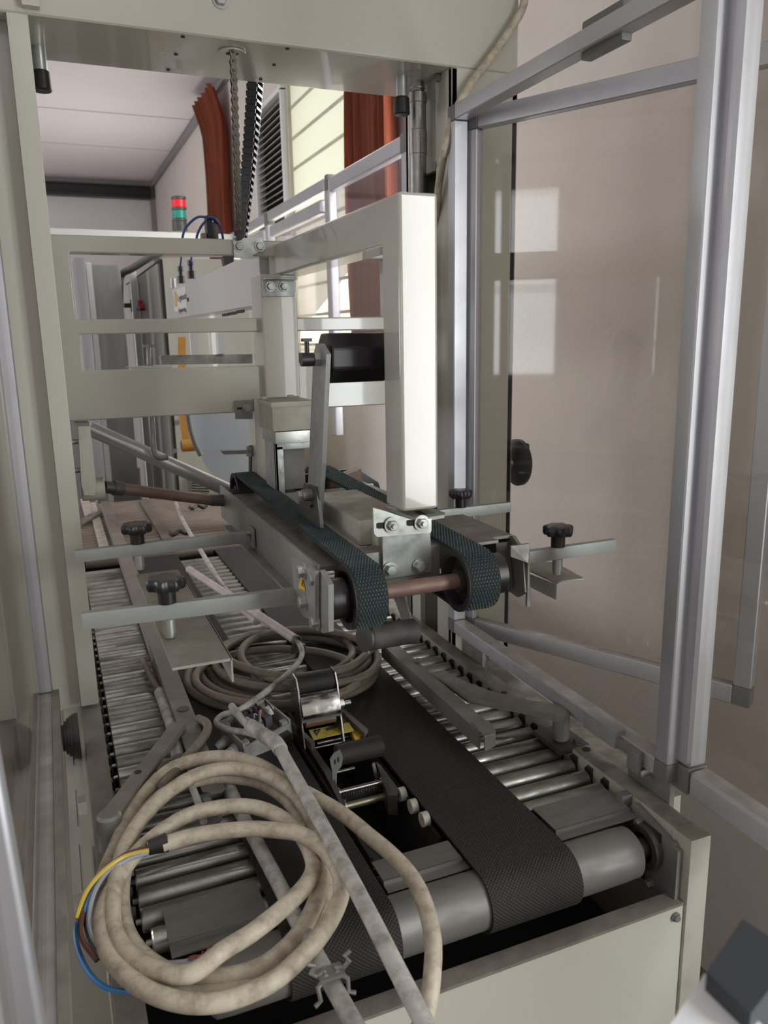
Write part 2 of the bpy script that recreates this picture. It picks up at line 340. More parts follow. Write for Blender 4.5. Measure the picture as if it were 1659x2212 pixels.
# window panes: frosted boards with seams, in a white frame
w = struct(thing('window_1', 'pale frosted window', 'window', (XW+.05, (Y0+Y1)/2, wz0))); del w['label']; del w['category']
b = B()
for i in range(10):
    z0 = wz0+(wz1-wz0)*i/10
    bx(b, XW+.012, XW+.018, Y0, Y1, z0+.003, wz0+(wz1-wz0)*(i+1)/10-.003)
obj('pane', b, panem, w)
b = B()
for i in range(1, 10):
    z = wz0+(wz1-wz0)*i/10; bx(b, XW+.006, XW+.014, Y0, Y1, z-.006, z+.006)
for y in (Y0, Y1-.022): bx(b, XW-.004, XW+.03, y, y+.022, wz0, wz1)
bx(b, XW+.01, XW+.06, Y0, Y1, wz0, wz0+.03); bx(b, XW+.01, XW+.06, Y0, Y1, wz1-.03, wz1)
obj('window_frame', b, mat('window_frame_cream', (.55, .52, .42), .6, dirt=(.38, .31, .2), dscale=12, dmix=.6), w)
w = struct(B() and bpy.data.objects.new('window_2', None)); COL.objects.link(w); w.location = (XW+.05, 5.8, 1.18); WL[w.name] = V(w.location)
b = B(); bx(b, XW+.012, XW+.018, 4.02, 7.5, 1.18, 1.80); obj('pane', b, panem, w)
b = B()
for y in (4.0, 4.85, 5.7, 6.55, 7.46): bx(b, XW-.004, XW+.03, y, y+.05, 1.18, 1.80)
for z in (1.18, 1.47, 1.77): bx(b, XW-.004, XW+.03, 4.0, 7.5, z, z+.03)
obj('window_frame', b, white, w)
# left wall windows and their frames
for wi, (wa, wb_) in enumerate(((-1.6, -.2), (1.2, 2.6), (3.8, 5.2))):
    w = bpy.data.objects.new('window_%d' % (wi+3), None); COL.objects.link(w); struct(w); w.location = (-4.1, wa, 1.0); WL[w.name] = V(w.location)
    b = B(); bx(b, -4.15, -4.08, wa, wa+.06, 1.0, 2.4); bx(b, -4.15, -4.08, wb_-.06, wb_, 1.0, 2.4); bx(b, -4.15, -4.08, (wa+wb_)/2-.03, (wa+wb_)/2+.03, 1.0, 2.4)
    for z in (1.0, 1.65, 2.34): bx(b, -4.15, -4.08, wa, wb_, z, z+.06)
    obj('window_frame', b, white, w)
# louvre vent
v = thing('louvre_vent', 'white framed slatted ventilation louvre high on the right wall beside the frosted window', 'vent', (XW, (YV0+YV1)/2, 1.9))
b = B()
zt, zb = 2.52, 1.88
for y0, y1, z0, z1 in ((YV0-.012, YV0+.012, zb, zt), (YV1-.012, YV1+.012, zb, zt), (YV0-.012, YV1+.012, zt-.012, zt+.012), (YV0-.012, YV1+.012, zb-.012, zb+.012)): bx(b, XW-.03, XW+.02, y0, y1, z0, z1, .003)
obj('vent_frame', b, white, v)
b = B(); n = 19
for i in range(n):
    z = zb+.04+(zt-zb-.08)*i/(n-1)
    prism(b, [(XW-.02, YV0+.01, z-.010), (XW+.01, YV0+.01, z+.006), (XW+.01, YV0+.01, z+.010), (XW-.02, YV0+.01, z-.005)], (0, YV1-YV0-.02, 0))
obj('slat', b, mat('vent_slat_grey', (.33, .32, .30), .5), v)
b = B(); bx(b, XW+.02, XW+.05, YV0, YV1, zb, zt); obj('duct_backing', b, dark, v)
# curtains
def curtain_obj(y0, y1, ztop, zbot, label, gather=0.):
    b = B(); nu, nv = 90, 26; g = []
    for j in range(nv+1):
        t = j/nv; z = ztop+(zbot-ztop)*t; row = []
        for i in range(nu+1):
            s = i/nu; k = 1-gather*math.sin(min(1, t*1.15)*PI)*.35
            yc = (y0+y1)/2; g0 = max(0, 1-t/.16)**.7*gather; y = yc+.10*g0+(s-.5)*(y1-y0)*k*(1-.25*g0)
            x = XW-.055-.10*max(0, 1-t/.1)*gather-.026*math.sin(s*2*PI*6+.8*math.sin(t*3))-.010*math.sin(s*2*PI*13+2*t)
            row.append(b.verts.new((x, y, z)))
        g.append(row)
    for j in range(nv):
        for i in range(nu): b.faces.new((g[j][i], g[j][i+1], g[j+1][i+1], g[j+1][i]))
    bmesh.ops.solidify(b, geom=b.faces[:], thickness=.003)
    return tag(obj('curtain', b, curtain), label, 'curtain', 'rust coloured curtains')
curtain_obj(2.58, 2.99, 2.62, 1.30, 'wide rust orange curtain hanging nearest, between the window and the hydraulic tube')
curtain_obj(5.12, 5.78, 2.86, 1.10, 'narrow rust orange curtain hanging farther back, left of the hanging chain', .5)
b = B(); bx(b, .1, 1.13, YF-.12, YF, 2.755, 2.875, .01); bx(b, .1, 1.13, YF-.14, YF-.12, 2.79, 2.85)
tag(obj('wall_duct', b, black), 'long black duct along the top of the far wall', 'duct')

# ============================================================ MACHINE: BELT AND ROLLER CONVEYOR
ZR = .75                                        # top of the rollers
cv = thing('belt_conveyor', 'cream case-sealer conveyor bed with steel rollers and two black grid belts', 'conveyor', (.33, 1.4, 0))
b = B()                                          # right rail: channel with a dusty top
bx(b, .647, .676, .632, 2.24, .52, .76, .003); right_rail = obj('side_rail', b, creamd, cv)
b = B(); bx(b, .645, .676, .6285, .66, .0, .761, .003); obj('corner_post', b, creamd, cv)
b = B(); bx(b, -.006, .023, .845, 1.30, .56, .762, .003); bx(b, -.006, .023, 1.30, 2.24, .56, .755, .003); obj('side_rail', b, brownmetal, cv)
b = B(); bx(b, -.004, .026, .55, .845, .50, .70, .003); obj('side_rail', b, brownmetal, cv)
b = B(); bx(b, -.034, -.006, .842, 1.36, .70, .752, .001); obj('side_ledge', b, cream, cv)
for y in (1.18, 1.02, .89):
    b = B(); bx(b, -.024, -.0235, y-.045, y+.045, .7515, .7525); obj('ledge_slot', b, dark, cv)
b = B(); bx(b, .05, .6445, .633, .645, .0, .672, .001); obj('end_panel', b, cream, cv)
b = B(); bx(b, .05, .645, .632, .655, .672, .676, .001); obj('panel_top_flange', b, brownmetal, cv)
b = B(); bx(b, -.01, .66, 1.0, 2.2, .02, .50, .01); obj('machine_cabinet', b, cream, cv)
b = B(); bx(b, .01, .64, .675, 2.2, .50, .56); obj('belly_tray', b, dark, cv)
for yy in (.70, 2.1):
    for xx in (.02, .62):
        b = B(); cyl(b, (xx, yy, 0), (xx, yy, .02), .035); cyl(b, (xx, yy, .02), (xx, yy, .55), .012); obj('levelling_foot', b, galv, cv)
# rollers: pitch 35 mm
def roller(x0, x1, y, r=.0130, z=None, name='roller', m=rollm):
    z = ZR-r if z is None else z
    b = B(); cyl(b, (x0, y, z), (x1, y, z), r, seg=28, bev=.0015); cyl(b, (x0-.006, y, z), (x1+.005, y, z), .0035, seg=10)
    return obj(name, b, m, cv)
py = .788; k = 0
L0 = None; R0_ = None; F0 = None
while py < 2.20:
    if py < 1.24:
        if L0 is None: L0 = roller(.033, .285, py); l0y = py
        else: copy(L0, (0, py-l0y, 0))
        if R0_ is None: R0_ = roller(.405, .640, py); r0y = py
        else: copy(R0_, (0, py-r0y, 0))
    else:
        if F0 is None: F0 = roller(.033, .640, py); f0y = py
        else: copy(F0, (0, py-f0y, 0))
    py += .0348
roller(.300, .392, .752, z=.732); roller(.040, .285, .752)
# roller clips along the rails
b = B()
y = .788
for xx, s in ((.6465, -1), (.0235, 1)):
    b = B(); y = .788; bx(b, xx-.001, xx+.001, .78, 2.2, .730, .734)
    while y < 2.2:
        bx(b, xx-.0012, xx+.0012, y-.006, y+.006, .728, .7545)
        bx(b, min(xx, xx+s*.005), max(xx, xx+s*.005), y+.005, y+.0062, .736, .7525)
        y += .0348
    obj('roller_clip_strip', b, darksteel, cv)
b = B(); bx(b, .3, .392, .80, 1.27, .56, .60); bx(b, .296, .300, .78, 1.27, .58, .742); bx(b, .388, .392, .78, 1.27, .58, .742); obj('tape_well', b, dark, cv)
# drive drum, belts, cover plates
b = B()
lathe(b, (.085, .690, .7185), (1, 0, 0), [(0, .026), (.004, .0305), (.02, .0315), (.25, .0322), (.50, .0315), (.521, .0305), (.525, .026)], 64); obj('drive_drum', b, drumm, cv, angle=50)
b = B(); cyl(b, (.06, .690, .7185), (.64, .690, .7185), .012); obj('drum_axle', b, darksteel, cv)
for x0, x1 in ((.162, .283), (.392, .512)):
    loop_belt(.690, .7185, .0330, 2.24, .7145, .036, x0, x1, .0032, 'conveyor_belt', beltblack, cv)
def plate(x0, x1, mm=drumm, yb=.775, name='cover_plate'):
    b = B(); bx(b, x0, x1, .724, yb, .7495, .7515); bx(b, x0, x1, .7225, .7245, .744, .7515); obj(name, b, mm, cv)
    b = B(); bx(b, x0, x1+.004, .711, .735, .7445, .7462); obj(name, b, mm, cv)
plate(.520, .634); plate(.055, .158, yb=.78); plate(.290, .390, yb=.760)
# right bearing casting
b = B()
prism(b, [(.6465, .640, .742), (.6465, .722, .758), (.6465, .735, .74), (.6465, .735, .672), (.6465, .668, .664), (.6465, .640, .668)], (-.010, 0, 0))
obj('bearing_plate', b, galvd, cv)
b = B(); pipe(b, (.636, .690, .7185), (.626, .690, .7185), .028, .019, 40); obj('bearing_ring', b, darksteel, cv)
b = B(); cyl(b, (.640, .690, .7185), (.634, .690, .7185), .019); obj('bearing_bore', b, black, cv)
for (ya, za, yb2, zb2) in ((.668, .735, .700, .747), (.692, .672, .716, .680)):
    b = B(); bx(b, .6345, .6367, min(ya, yb2), max(ya, yb2), min(za, zb2)-.003, max(za, zb2)+.001); obj('adjuster_slot', b, dark, cv)
bolts('bolt', [(.636, .706, .741), (.636, .682, .670)], (-1, 0, 0), cv, galvd, .0055, .006)
bolts('button_screw', [(.6455, .652, .742)], (-1, 0, 0), cv, galvd, .0045, .004)
bolts('button_screw', [(.632, .632, .660)], (0, -1, 0), cv, galvd, .0045, .004)
b = B(); bx(b, .630, .646, .735, .747, .738, .762); obj('plate_tab', b, galvd, cv)
# white skate wheels in the tape well
wheel = None
for (pxx, pyy) in ((866, 1716), (890, 1742), (915, 1770)):
    p = at(pxx, pyy, x=.384)
    if wheel is None:
        b = B(); pipe(b, p+V((-.003, 0, 0)), p+V((.006, 0, 0)), .0095, .0035, 24); wheel = obj('skate_wheel', b, offwhite, cv); w0 = p
    else: copy(wheel, p-w0)
# black stepped knob outside the left rail
b = B(); c = at(172, 1588, x=-.012)
for i in range(6): cyl(b, c+V((-.004*i, 0, 0)), c+V((-.004*i-.004, 0, 0)), .033-.0016*i*i*.35, seg=22)
obj('adjustment_knob', b, black, cv)
b = B(); p = at(186, 1733, x=-.008); bx(b, p.x-.007, p.x, p.y-.006, p.y+.006, p.z-.008, p.z+.004); obj('latch', b, brownmetal, cv)
# right ledge outside the rail
b = B(); bx(b, .676, .735, .74, 1.29, .70, .735, .002); obj('side_ledge', b, creamd, cv)
b = B(); bx(b, .676, .80, 1.12, 1.29, .0, .70); obj('side_cover', b, cream, cv)

# second conveyor behind, covered in brown dust
c2 = thing('roller_table', 'far roller table thick with brown dust, continuing behind the grid belts', 'conveyor', (.35, 2.75, 0))
b = B(); bx(b, -.03, .035, 2.31, 3.15, .62, .748, .003); obj('side_rail', b, brownmetal, c2)
b = B(); bx(b, .70, .76, 2.31, 3.15, .62, .748, .003); obj('side_rail', b, brownmetal, c2)
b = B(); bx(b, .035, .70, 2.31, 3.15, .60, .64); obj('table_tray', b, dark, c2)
for xx, yy in ((0, 2.32), (.7, 2.32), (0, 3.08), (.7, 3.08)):
    b = B(); bx(b, xx, xx+.04, yy, yy+.04, 0, .62); obj('leg', b, brownmetal, c2)
b = B(); cyl(b, (.04, 2.335, .732), (.696, 2.335, .732), .0155, seg=20, bev=.0015); r1 = obj('roller', b, dustyroll, c2)
for i in range(1, 22): copy(r1, (0, .0385*i, 0))
b = B(); bx(b, .085, .112, 2.32, 3.14, .750, .756); obj('wear_strip', b, offwhite, c2)
b = B(); bx(b, .27, .30, 2.32, 3.12, .748, .752); obj('wear_strip', b, brownmetal, c2)

# ============================================================ PORTAL FRAME
pf = thing('portal_frame', 'cream sheet-steel portal with two columns and glossy cross beam over the conveyor', 'machine frame', (.347, 1.40, 0))
b = B(); bx(b, -.108, .804, 1.30, 1.49, 1.79, 2.25, .006, 3); obj('cross_beam', b, cream, pf)
b = B(); bx(b, -.0060, .0215, 1.300, 1.49, .766, 1.79, .002); obj('column_flange', b, cream, pf)
b = B(); bx(b, -.108, -.006, 1.335, 1.49, .0, 1.79, .002); obj('column', b, cream, pf)
b = B()
bx(b, .674, .804, 1.30, 1.312, .0, 1.79, .002); bx(b, .674, .686, 1.30, 1.36, .0, 1.79, .002); bx(b, .674, .686, 1.44, 1.49, .0, 1.79, .002); bx(b, .674, .804, 1.478, 1.49, 0, 1.79, .002); bx(b, .792, .804, 1.30, 1.49, 0, 1.79, .002)
bx(b, .676, .684, 1.36, 1.44, 1.64, 1.79)
obj('column', b, cream, pf)
b = B(); cyl(b, (.705, 1.395, .9), (.705, 1.395, 1.70), .010, seg=20)
for i in range(190): cyl(b, (.705, 1.395, .92+i*.004), (.705, 1.395, .922+i*.004), .0125, seg=12)
obj('lead_screw', b, black, pf)
b = B(); bx(b, .665, .72, 1.365, 1.425, 1.345, 1.385, .002); obj('screw_bracket', b, grey_paint, pf)
b = B(); p = at(955, 975, x=.69); bx(b, .66, .72, 1.37, 1.42, p.z-.006, p.z+.004); obj('screw_bracket', b, zinc, pf)
b = B(); cyl(b, (.700, 1.395, p.z-.02), (.700, 1.395, p.z-.05), .014); bx(b, .69, .71, 1.385, 1.405, p.z-.06, p.z-.02); obj('screw_end', b, black, pf)
# rubber buffers
for q, (X, Y) in enumerate(((.0335, 1.43), (.615, 1.375))):
    b = B(); cyl(b, (X, Y, 1.79), (X, Y, 1.755), .0105); bf = obj('buffer_sleeve', b, zinc, pf)
    b = B(); cyl(b, (X, Y, 1.757), (X, Y, 1.728), .0135, .0145, bev=.002); obj('rubber_tip', b, black, bf)
# guide tube
b = B(); gx, gy = .655, 1.395
lathe(b, (gx, gy, 1.05), (0, 0, 1), [(0, .0155), (.62, .0155), (.6205, .0165), (.66, .0165), (.661, .0155), (.705, .0155), (.706, .0165), (.722, .0165), (.724, .014)], 40); obj('guide_tube', b, chrome, pf, angle=25)
b = B(); lathe(b, (gx, gy, 1.772), (0, 0, 1), [(0, .0125), (.006, .0125)], 6); lathe(b, (gx, gy, 1.778), (0, 0, 1), [(0, .014), (.003, .014)], 24); lathe(b, (gx, gy, 1.781), (0, 0, 1), [(0, .0125), (.009, .0125)], 6); obj('lock_nut', b, galv, pf, angle=20)
b = B()
for pxx, pyy in ((395, 79), (380, 117), (363, 150), (621, 105), (592, 140), (563, 171)):
    p = at(pxx, pyy, z=1.7895); cyl(b, p, p+V((0, 0, -.0012)), .003, seg=12)
obj('rivet_row', b, dark, pf)
b = B(); p = at(501, 112, z=1.7893); pipe(b, p, p+V((0, 0, -.003)), .021, .010, 36); obj('chain_grommet', b, cream, pf)
b = B(); cyl(b, p+V((0, 0, .0005)), p+V((0, 0, -.0015)), .011); obj('grommet_hole', b, dark, pf)
b = B(); bolt_bm(b, at(476, 0, y=1.2995), (0, -1, 0), .009, .006); obj('bolt', b, zinc, pf, angle=25)
b = B(); p = at(64, 8, y=1.297); bx(b, p.x-.01, p.x+.012, 1.285, 1.30, p.z-.006, p.z+.02); obj('clip_bracket', b, cream, pf)
b = B(); bolt_bm(b, (.672, 1.345, 1.789), (0, 0, -1), .006, .008); obj('bolt', b, grey_paint, pf, angle=25)
b = B(); p = at(939, 357, x=.673); cyl(b, p, p+V((-.001, 0, 0)), .006, seg=20); obj('access_hole', b, grey_paint, pf)

# ============================================================ CHAIN AND CABLE CHAIN
def chain_links(p0, p1, n, name, parent):
    p0 = V(p0); p1 = V(p1); d = (p1-p0)/n; u = V((1, 0, 0))
    b = B(); L = d.length
    dd = d.normalized(); s = dd.cross(V((0, 1, 0))).normalized()      # plates seen from the front: width along s
    for i in range(n):
        a = p0+d*i
        for yo in ((-.0042, .0042) if i % 2 else (-.0026, .0026)):
            pts = []
            for k in range(8):
                an = PI/2+PI*k/7; pts.append(a+dd*(math.cos(an)*L*.42)+s*(math.sin(an)*L*.42)+V((0, yo, 0)))
            pts.append(a+dd*(L*.5)-s*(L*.28)+V((0, yo, 0)))
            for k in range(8):
                an = -PI/2+PI*k/7; pts.append(a+d+dd*(math.cos(an)*L*.42)+s*(math.sin(an)*L*.42)+V((0, yo, 0)))
            pts.append(a+dd*(L*.5)+s*(L*.28)+V((0, yo, 0)))
            prism(b, pts, (0, .0012, 0))
        cyl(b, a+V((0, -.0062, 0)), a+V((0, .0062, 0)), L*.17, seg=12)
    return obj(name, b, parent or mat('oily_chain', (.10, .088, .075), .45, .7, dirt=(.22, .18, .14), dscale=60, dmix=.6), None, angle=30)
pc0 = at(503, 112, y=1.335); pc1 = at(518, 512, y=1.405)
tag(chain_links(pc0, pc1, 21, 'roller_chain', None), 'oily brown roller chain hanging from a round hole in the cross beam', 'chain')
# cable drag chain of black segments
dc = thing('cable_chain', 'black plastic cable drag chain hanging beside the roller chain', 'cable chain', at(520, 515, y=1.62))
q0 = at(553, 150, y=1.60); q1 = at(520, 512, y=1.62); n = 24; seg0 = None
hoses = B()
pathpts = [q0+(q1-q0)*(i/n)+V((.003*math.sin(i/n*PI), 0, 0)) for i in range(n+1)]
for i in range(n):
    a, c = pathpts[i], pathpts[i+1]; mid = (a+c)/2; d = (c-a); M = Matrix.Translation(mid) @ d.to_track_quat('-Z', 'Y').to_matrix().to_4x4()
    b = B(); h = d.length*.5; wd = .0165
    bx(b, -wd, -wd+.003, -.009, .009, -h, h, M=M); bx(b, wd-.003, wd, -.009, .009, -h, h, M=M)
    bx(b, -wd, wd, -.0115, -.008, -h*.35, h*.45, M=M); bx(b, -wd, wd, .008, .0115, -h*.35, h*.45, M=M)
    bx(b, -wd-.0025, -wd, -.010, .010, -h*1.15, h*.3, M=M); bx(b, wd, wd+.0025, -.010, .010, -h*1.15, h*.3, M=M)
    obj('chain_segment', b, blackclean, dc, smooth=False)
for off in (-.004, .004):
    tube(hoses, [p+V((off-.004, .003, 0)) for p in pathpts], .0022, 8)
obj('inner_hose', hoses, bluehose, dc)

# ============================================================ SEALING HEAD (carriage, arm, belts)
sh = thing('sealing_head', 'cream height-adjustable top head with hollow arm frame and two teal studded belts', 'sealing head', (.40, 1.2, 1.0))
YC = 1.42
# cross frame with windows, built as one cut plate
def frame_plate(name, outer, holes, y, t, m, parent):
    b = B(); xs = sorted({v for r in [outer]+holes for v in (r[0], r[1])}); zs = sorted({v for r in [outer]+holes for v in (r[2], r[3])})
    vc = {}
    def vt(x, z):
        if (x, z) not in vc: vc[(x, z)] = b.verts.new((x, y, z))
        return vc[(x, z)]
    for i in range(len(xs)-1):
        for j in range(len(zs)-1):
            cx, cz = (xs[i]+xs[i+1])/2, (zs[j]+zs[j+1])/2
            if any(h[0] < cx < h[1] and h[2] < cz < h[3] for h in holes): continue
            b.faces.new((vt(xs[i], zs[j]), vt(xs[i+1], zs[j]), vt(xs[i+1], zs[j+1]), vt(xs[i], zs[j+1])))
    r = bmesh.ops.extrude_face_region(b, geom=b.faces[:]); bmesh.ops.translate(b, vec=(0, t, 0), verts=[v for v in r['geom'] if isinstance(v, bmesh.types.BMVert)])
    return obj(name, b, m, parent, angle=30)
o = frame_plate('cross_frame', (.0215, .662, 1.221, 1.5175), [(.0490, .600, 1.386, 1.4905), (.0525, .610, 1.303, 1.362)], YC, .035, cream, sh)
bv = o.modifiers.new('bevel', 'BEVEL'); bv.width = .0022; bv.segments = 2; bv.limit_method = 'ANGLE'
# front post and arm
XA, XB = .3885, .4385
b = B()
z0b = at(823.6, 527, x=XA); z1b = at(572.8, 602.7, x=XA)
prism(b, [(XA, .88, 1.136), (XA, .88, 1.512), (XA, 1.475, 1.512), (XA, 1.475, z1b.z), (XA, z0b.y, z1b.z), (XA, z0b.y, 1.136)], (XB-XA, 0, 0))
o = obj('arm_frame', b, cream_gloss, sh); bv = o.modifiers.new('bevel', 'BEVEL'); bv.width = .004; bv.segments = 3; bv.limit_method = 'ANGLE'
b = B(); bx(b, XA-.012, XB+.02, 1.44, 1.475, 1.500, 1.513, .001); obj('arm_end_plate', b, cream, sh)
# rear hanger post
b = B(); bx(b, .354, .418, 1.400, 1.475, 1.245, z1b.z+.001, .004, 3); flat(b, [(548, 862), (600, 862), (606, 1062), (590, 1058), (556, 1028), (550, 905)], (0, .05, 0), y=1.412); o = obj('hanger_post', b, cream, sh)
b = B(); p = at(598, 602, y=1.398); bx(b, .356, .412, 1.394, 1.400, p.z-.030, p.z, .001); bx(b, .356, .412, 1.37, 1.400, p.z-.003, p.z, .001); br = obj('angle_bracket', b, galv, sh)
for pxx in (584, 613): 
    b = B(); bolt_bm(b, at(pxx, 619, y=1.3935), (0, -1, 0), .0065); obj('bolt', b, zinc, br, angle=25)
# zinc bracket at the top left of the hanger
b = B(); flat(b, [(502, 514), (567, 515), (567, 540), (545, 552), (545, 560), (505, 556)], (0, -.004, 0), y=1.418); br = obj('corner_bracket', b, zinc, sh, smooth=False)
for q in ((517, 532), (561, 532)):
    b = B(); bolt_bm(b, at(*q, y=1.4135), (0, -1, 0), .007); obj('bolt', b, zinc, br, angle=25)
b = B(); flat(b, [(482, 553), (505, 553), (505, 565), (486, 574)], (0, .02, 0), y=1.40); obj('rubber_block', b, black, sh)
# slotted grey lug at the foot of the cross frame
b = B(); flat(b, [(506, 866), (545, 864), (545, 905), (508, 905)], (0, -.004, 0), y=1.415); lug = obj('slotted_lug', b, galvd, sh)
b = B(); bolt_bm(b, at(533, 883, y=1.410), (0, -1, 0), .006); obj('bolt', b, galv, lug, angle=25)
b = B(); flat(b, [(512, 880), (530, 879), (530, 884), (512, 885)], (0, -.0006, 0), y=1.4108); obj('slot', b, dark, lug)

# belt drive: pulleys, belts with studs, shaft
ZA, ZB = 1.057, 1.075; YA, YB = .822, 1.412; RP = .0345
def upper_belt(x0, x1):
    o, pts, L = loop_belt(YA, ZA, RP, YB, ZB, RP, x0, x1, .003, 'drive_belt', beltteal, sh)
    # studs on the top strand and round the near pulley
    segs = [(pts[-1], pts[0])]+[(pts[i], pts[i+1]) for i in range(24)]
    nx = 9; b = B(); pitch = .0042; row = 0; carry = 0
    for a, c in segs:
        ay, az = a[0]+a[2]*.003, a[1]+a[3]*.003; cy, cz = c[0]+c[2]*.003, c[1]+c[3]*.003
        l = math.hypot(cy-ay, cz-az); t = carry
        while t < l:
            f = t/l; y = ay+(cy-ay)*f; z = az+(cz-az)*f; ny = a[2]+(c[2]-a[2])*f; nz = a[3]+(c[3]-a[3])*f; ty, tz = -nz, ny
            for i in range(nx):
                x = x0+.002+(x1-x0-.004)*(i+(.5 if row % 2 else 0))/nx+.0008
                h = .0012; s = .0011; hw = .0014
                q = [b.verts.new((x+sx*hw*k, y+(sy*s*k)*ty+ny*e, z+(sy*s*k)*tz+nz*e)) for e, k in ((0, 1), (h, .75)) for sx, sy in ((-1, -1), (1, -1), (1, 1), (-1, 1))]
                b.faces.new(q[4:8])
                for j in range(4): b.faces.new((q[j], q[(j+1) % 4], q[4+(j+1) % 4], q[4+j]))
            t += pitch; row += 1
        carry = t-l
    obj('belt_stud', b, studm, o, smooth=False)
def pulley(x0, x1, y, z):
    b = B(); pipe(b, (x0, y, z), (x1, y, z), RP-.0005, RP-.0045, 48); pipe(b, (x0-.001, y, z), (x0+.001, y, z), RP+.0035, RP-.003, 48)
    cyl(b, (x0+.012, y, z), (x0+.016, y, z), RP-.003, seg=40); cyl(b, (x0+.001, y, z), (x1-.001, y, z), .0145, seg=28)
    return obj('pulley', b, rubber, sh)
upper_belt(.291, .328); upper_belt(.434, .474)
pulley(.2895, .3285, YA, ZA); pulley(.4325, .4745, YA, ZA); pulley(.2895, .3285, YB, ZB); pulley(.4325, .4745, YB, ZB)
b = B(); cyl(b, (.255, YA, ZA), (.502, YA, ZA), .0095, seg=28); obj('drive_shaft', b, shaftm, sh)
b = B(); cyl(b, (.27, YB, ZB), (.50, YB, ZB), .009); obj('drive_shaft', b, darksteel, sh)
b = B(); cyl(b, (.268, YA, ZA), (.286, YA, ZA), .024, seg=32); obj('bearing_hub', b, black, sh)
b = B(); cyl(b, (.478, YA+.012, ZA-.002), (.500, YA+.012, ZA-.002), .026, seg=36); obj('bearing_hub', b, black, sh)
# side channels carrying the belts
b = B(); bx(b, .268, .272, .86, 1.44, 1.028, 1.088, .001); bx(b, .255, .272, .88, 1.36, 1.026, 1.030, .001); bx(b, .270, .326, .87, 1.37, 1.076, 1.082); obj('side_channel', b, galvd, sh)
b = B(); bx(b, .482, .486, .86, 1.44, 1.028, 1.088, .001); bx(b, .482, .515, .86, 1.44, 1.086, 1.090, .001); obj('side_channel', b, galvd, sh)
# left cheeks (two plates) and bolts
b = B(); prism(b, [at(*p, x=.249) for p in ((638, 1205), (690, 1234), (690, 1343), (664, 1330), (645, 1292))], (-.005, 0, 0)); ck = obj('cheek_plate', b, galv, sh, smooth=False)
b = B(); prism(b, [at(*p, x=.256) for p in ((690, 1232), (702, 1230), (721, 1262), (721, 1363), (708, 1366), (690, 1341))], (-.006, 0, 0)); ck2 = obj('cheek_plate', b, galv, sh, smooth=False)
for pxx, pyy, pa, xx in ((657, 1234, ck, .244), (660, 1300, ck, .244), (683, 1250, ck2, .249), (686, 1343, ck2, .249)):
    b = B(); bolt_bm(b, at(pxx, pyy, x=xx), (-1, 0, 0), .0072, .007); obj('bolt', b, zinc, pa, angle=25)
b = B(); prism(b, [at(*p, x=.2435) for p in ((652, 1243), (660, 1276), (645, 1270))], (-.0006, 0, 0)); st = obj('warning_sticker', b, yellow2, ck)
b = B(); prism(b, [at(*p, x=.2427) for p in ((652, 1252), (655, 1259), (653, 1260), (656, 1268), (651, 1261), (653, 1259))], (-.0004, 0, 0)); obj('warning_symbol', b, blackink, st)
# right cheek
b = B(); prism(b, [(.545, y, z) for y, z in ((1.02, 1.088), (.875, 1.088), (.850, 1.074), (.842, 1.02), (.86, 1.008), (1.02, 1.02))], (.005, 0, 0))
prism(b, [(.525, .850, 1.084), (.553, .850, 1.084), (.553, .845, 1.0), (.548, .845, 1.0), (.548, .845, 1.06), (.525, .85, 1.07)], (0, -.004, 0))
bx(b, .486, .548, .88, 1.02, 1.085, 1.089); ck = obj('cheek_plate', b, galvd, sh, smooth=False)
b = B(); prism(b, [(.543, y, z) for y, z in ((1.0, 1.082), (.88, 1.080), (.868, 1.02), (.91, 1.0), (1.0, 1.02))], (-.02, 0, 0)); obj('bearing_casting', b, darksteel, sh)
# centre box with a dusty lid
b = B(); bx(b, .343, .418, .915, 1.12, 1.088, 1.122, .005, 3); bx(b, .36, .43, .895, .93, 1.07, 1.113, .004, 3); obj('gear_cover', b, mat('dusty_cream_cover', (.40, .385, .32), .5, dirt=(.22, .20, .16), dscale=12, dmix=.6, dust=.9, dustcol=(.20, .165, .125)), sh)
b = B(); bx(b, .330, .434, .868, .90, 1.035, 1.092, .001); obj('centre_beam', b, galvd, sh)
# front zinc plates
b = B(); flat(b, [(827, 1150), (929, 1142), (933, 1235), (828, 1252)], (0, .004, 0), y=.862); fp = obj('front_plate', b, galv, sh)
for q in ((842, 1230), (905, 1222)):
    b = B(); bolt_bm(b, at(*q, y=.8615), (0, -1, 0), .007, .006); obj('bolt', b, zinc, fp, angle=25)
b = B(); flat(b, [(806, 1097), (835, 1105), (895, 1125), (932, 1120), (932, 1146), (930, 1151), (815, 1160), (808, 1153)], (0, .004, 0), y=.855); fp2 = obj('slotted_bracket', b, zinc, sh)
b = B()
for x0, x1, yy in ((813, 863, 1135), (878, 925, 1129)): flat(b, [(x0, yy-4), (x0+4, yy-6), (x1-4, yy-8), (x1, yy-5), (x1, yy+2), (x1-4, yy+5), (x0+4, yy+7), (x0, yy+5)], (0, -.0008, 0), y=.8552)
obj('slot', b, dark, fp2)
for q in ((846, 1134), (910, 1129)):
    b = B(); pp = at(*q, y=.854); cyl(b, pp, pp+V((0, -.002, 0)), .0098, seg=28); bolt_bm(b, pp+V((0, -.002, 0)), (0, -1, 0), .0065, .005, False); cyl(b, pp+V((0, -.007, 0)), pp+V((0, -.011, 0)), .003, seg=12); obj('bolt', b, zinc, fp2, angle=25)
b = B(); zt = 1.130
prism(b, [at(*p, z=zt) for p in ((832, 1094), (935, 1098), (961, 1107), (960, 1112), (902, 1122), (893, 1118))], (0, 0, -.004)); tp = obj('mounting_plate', b, zinc, sh, smooth=False)
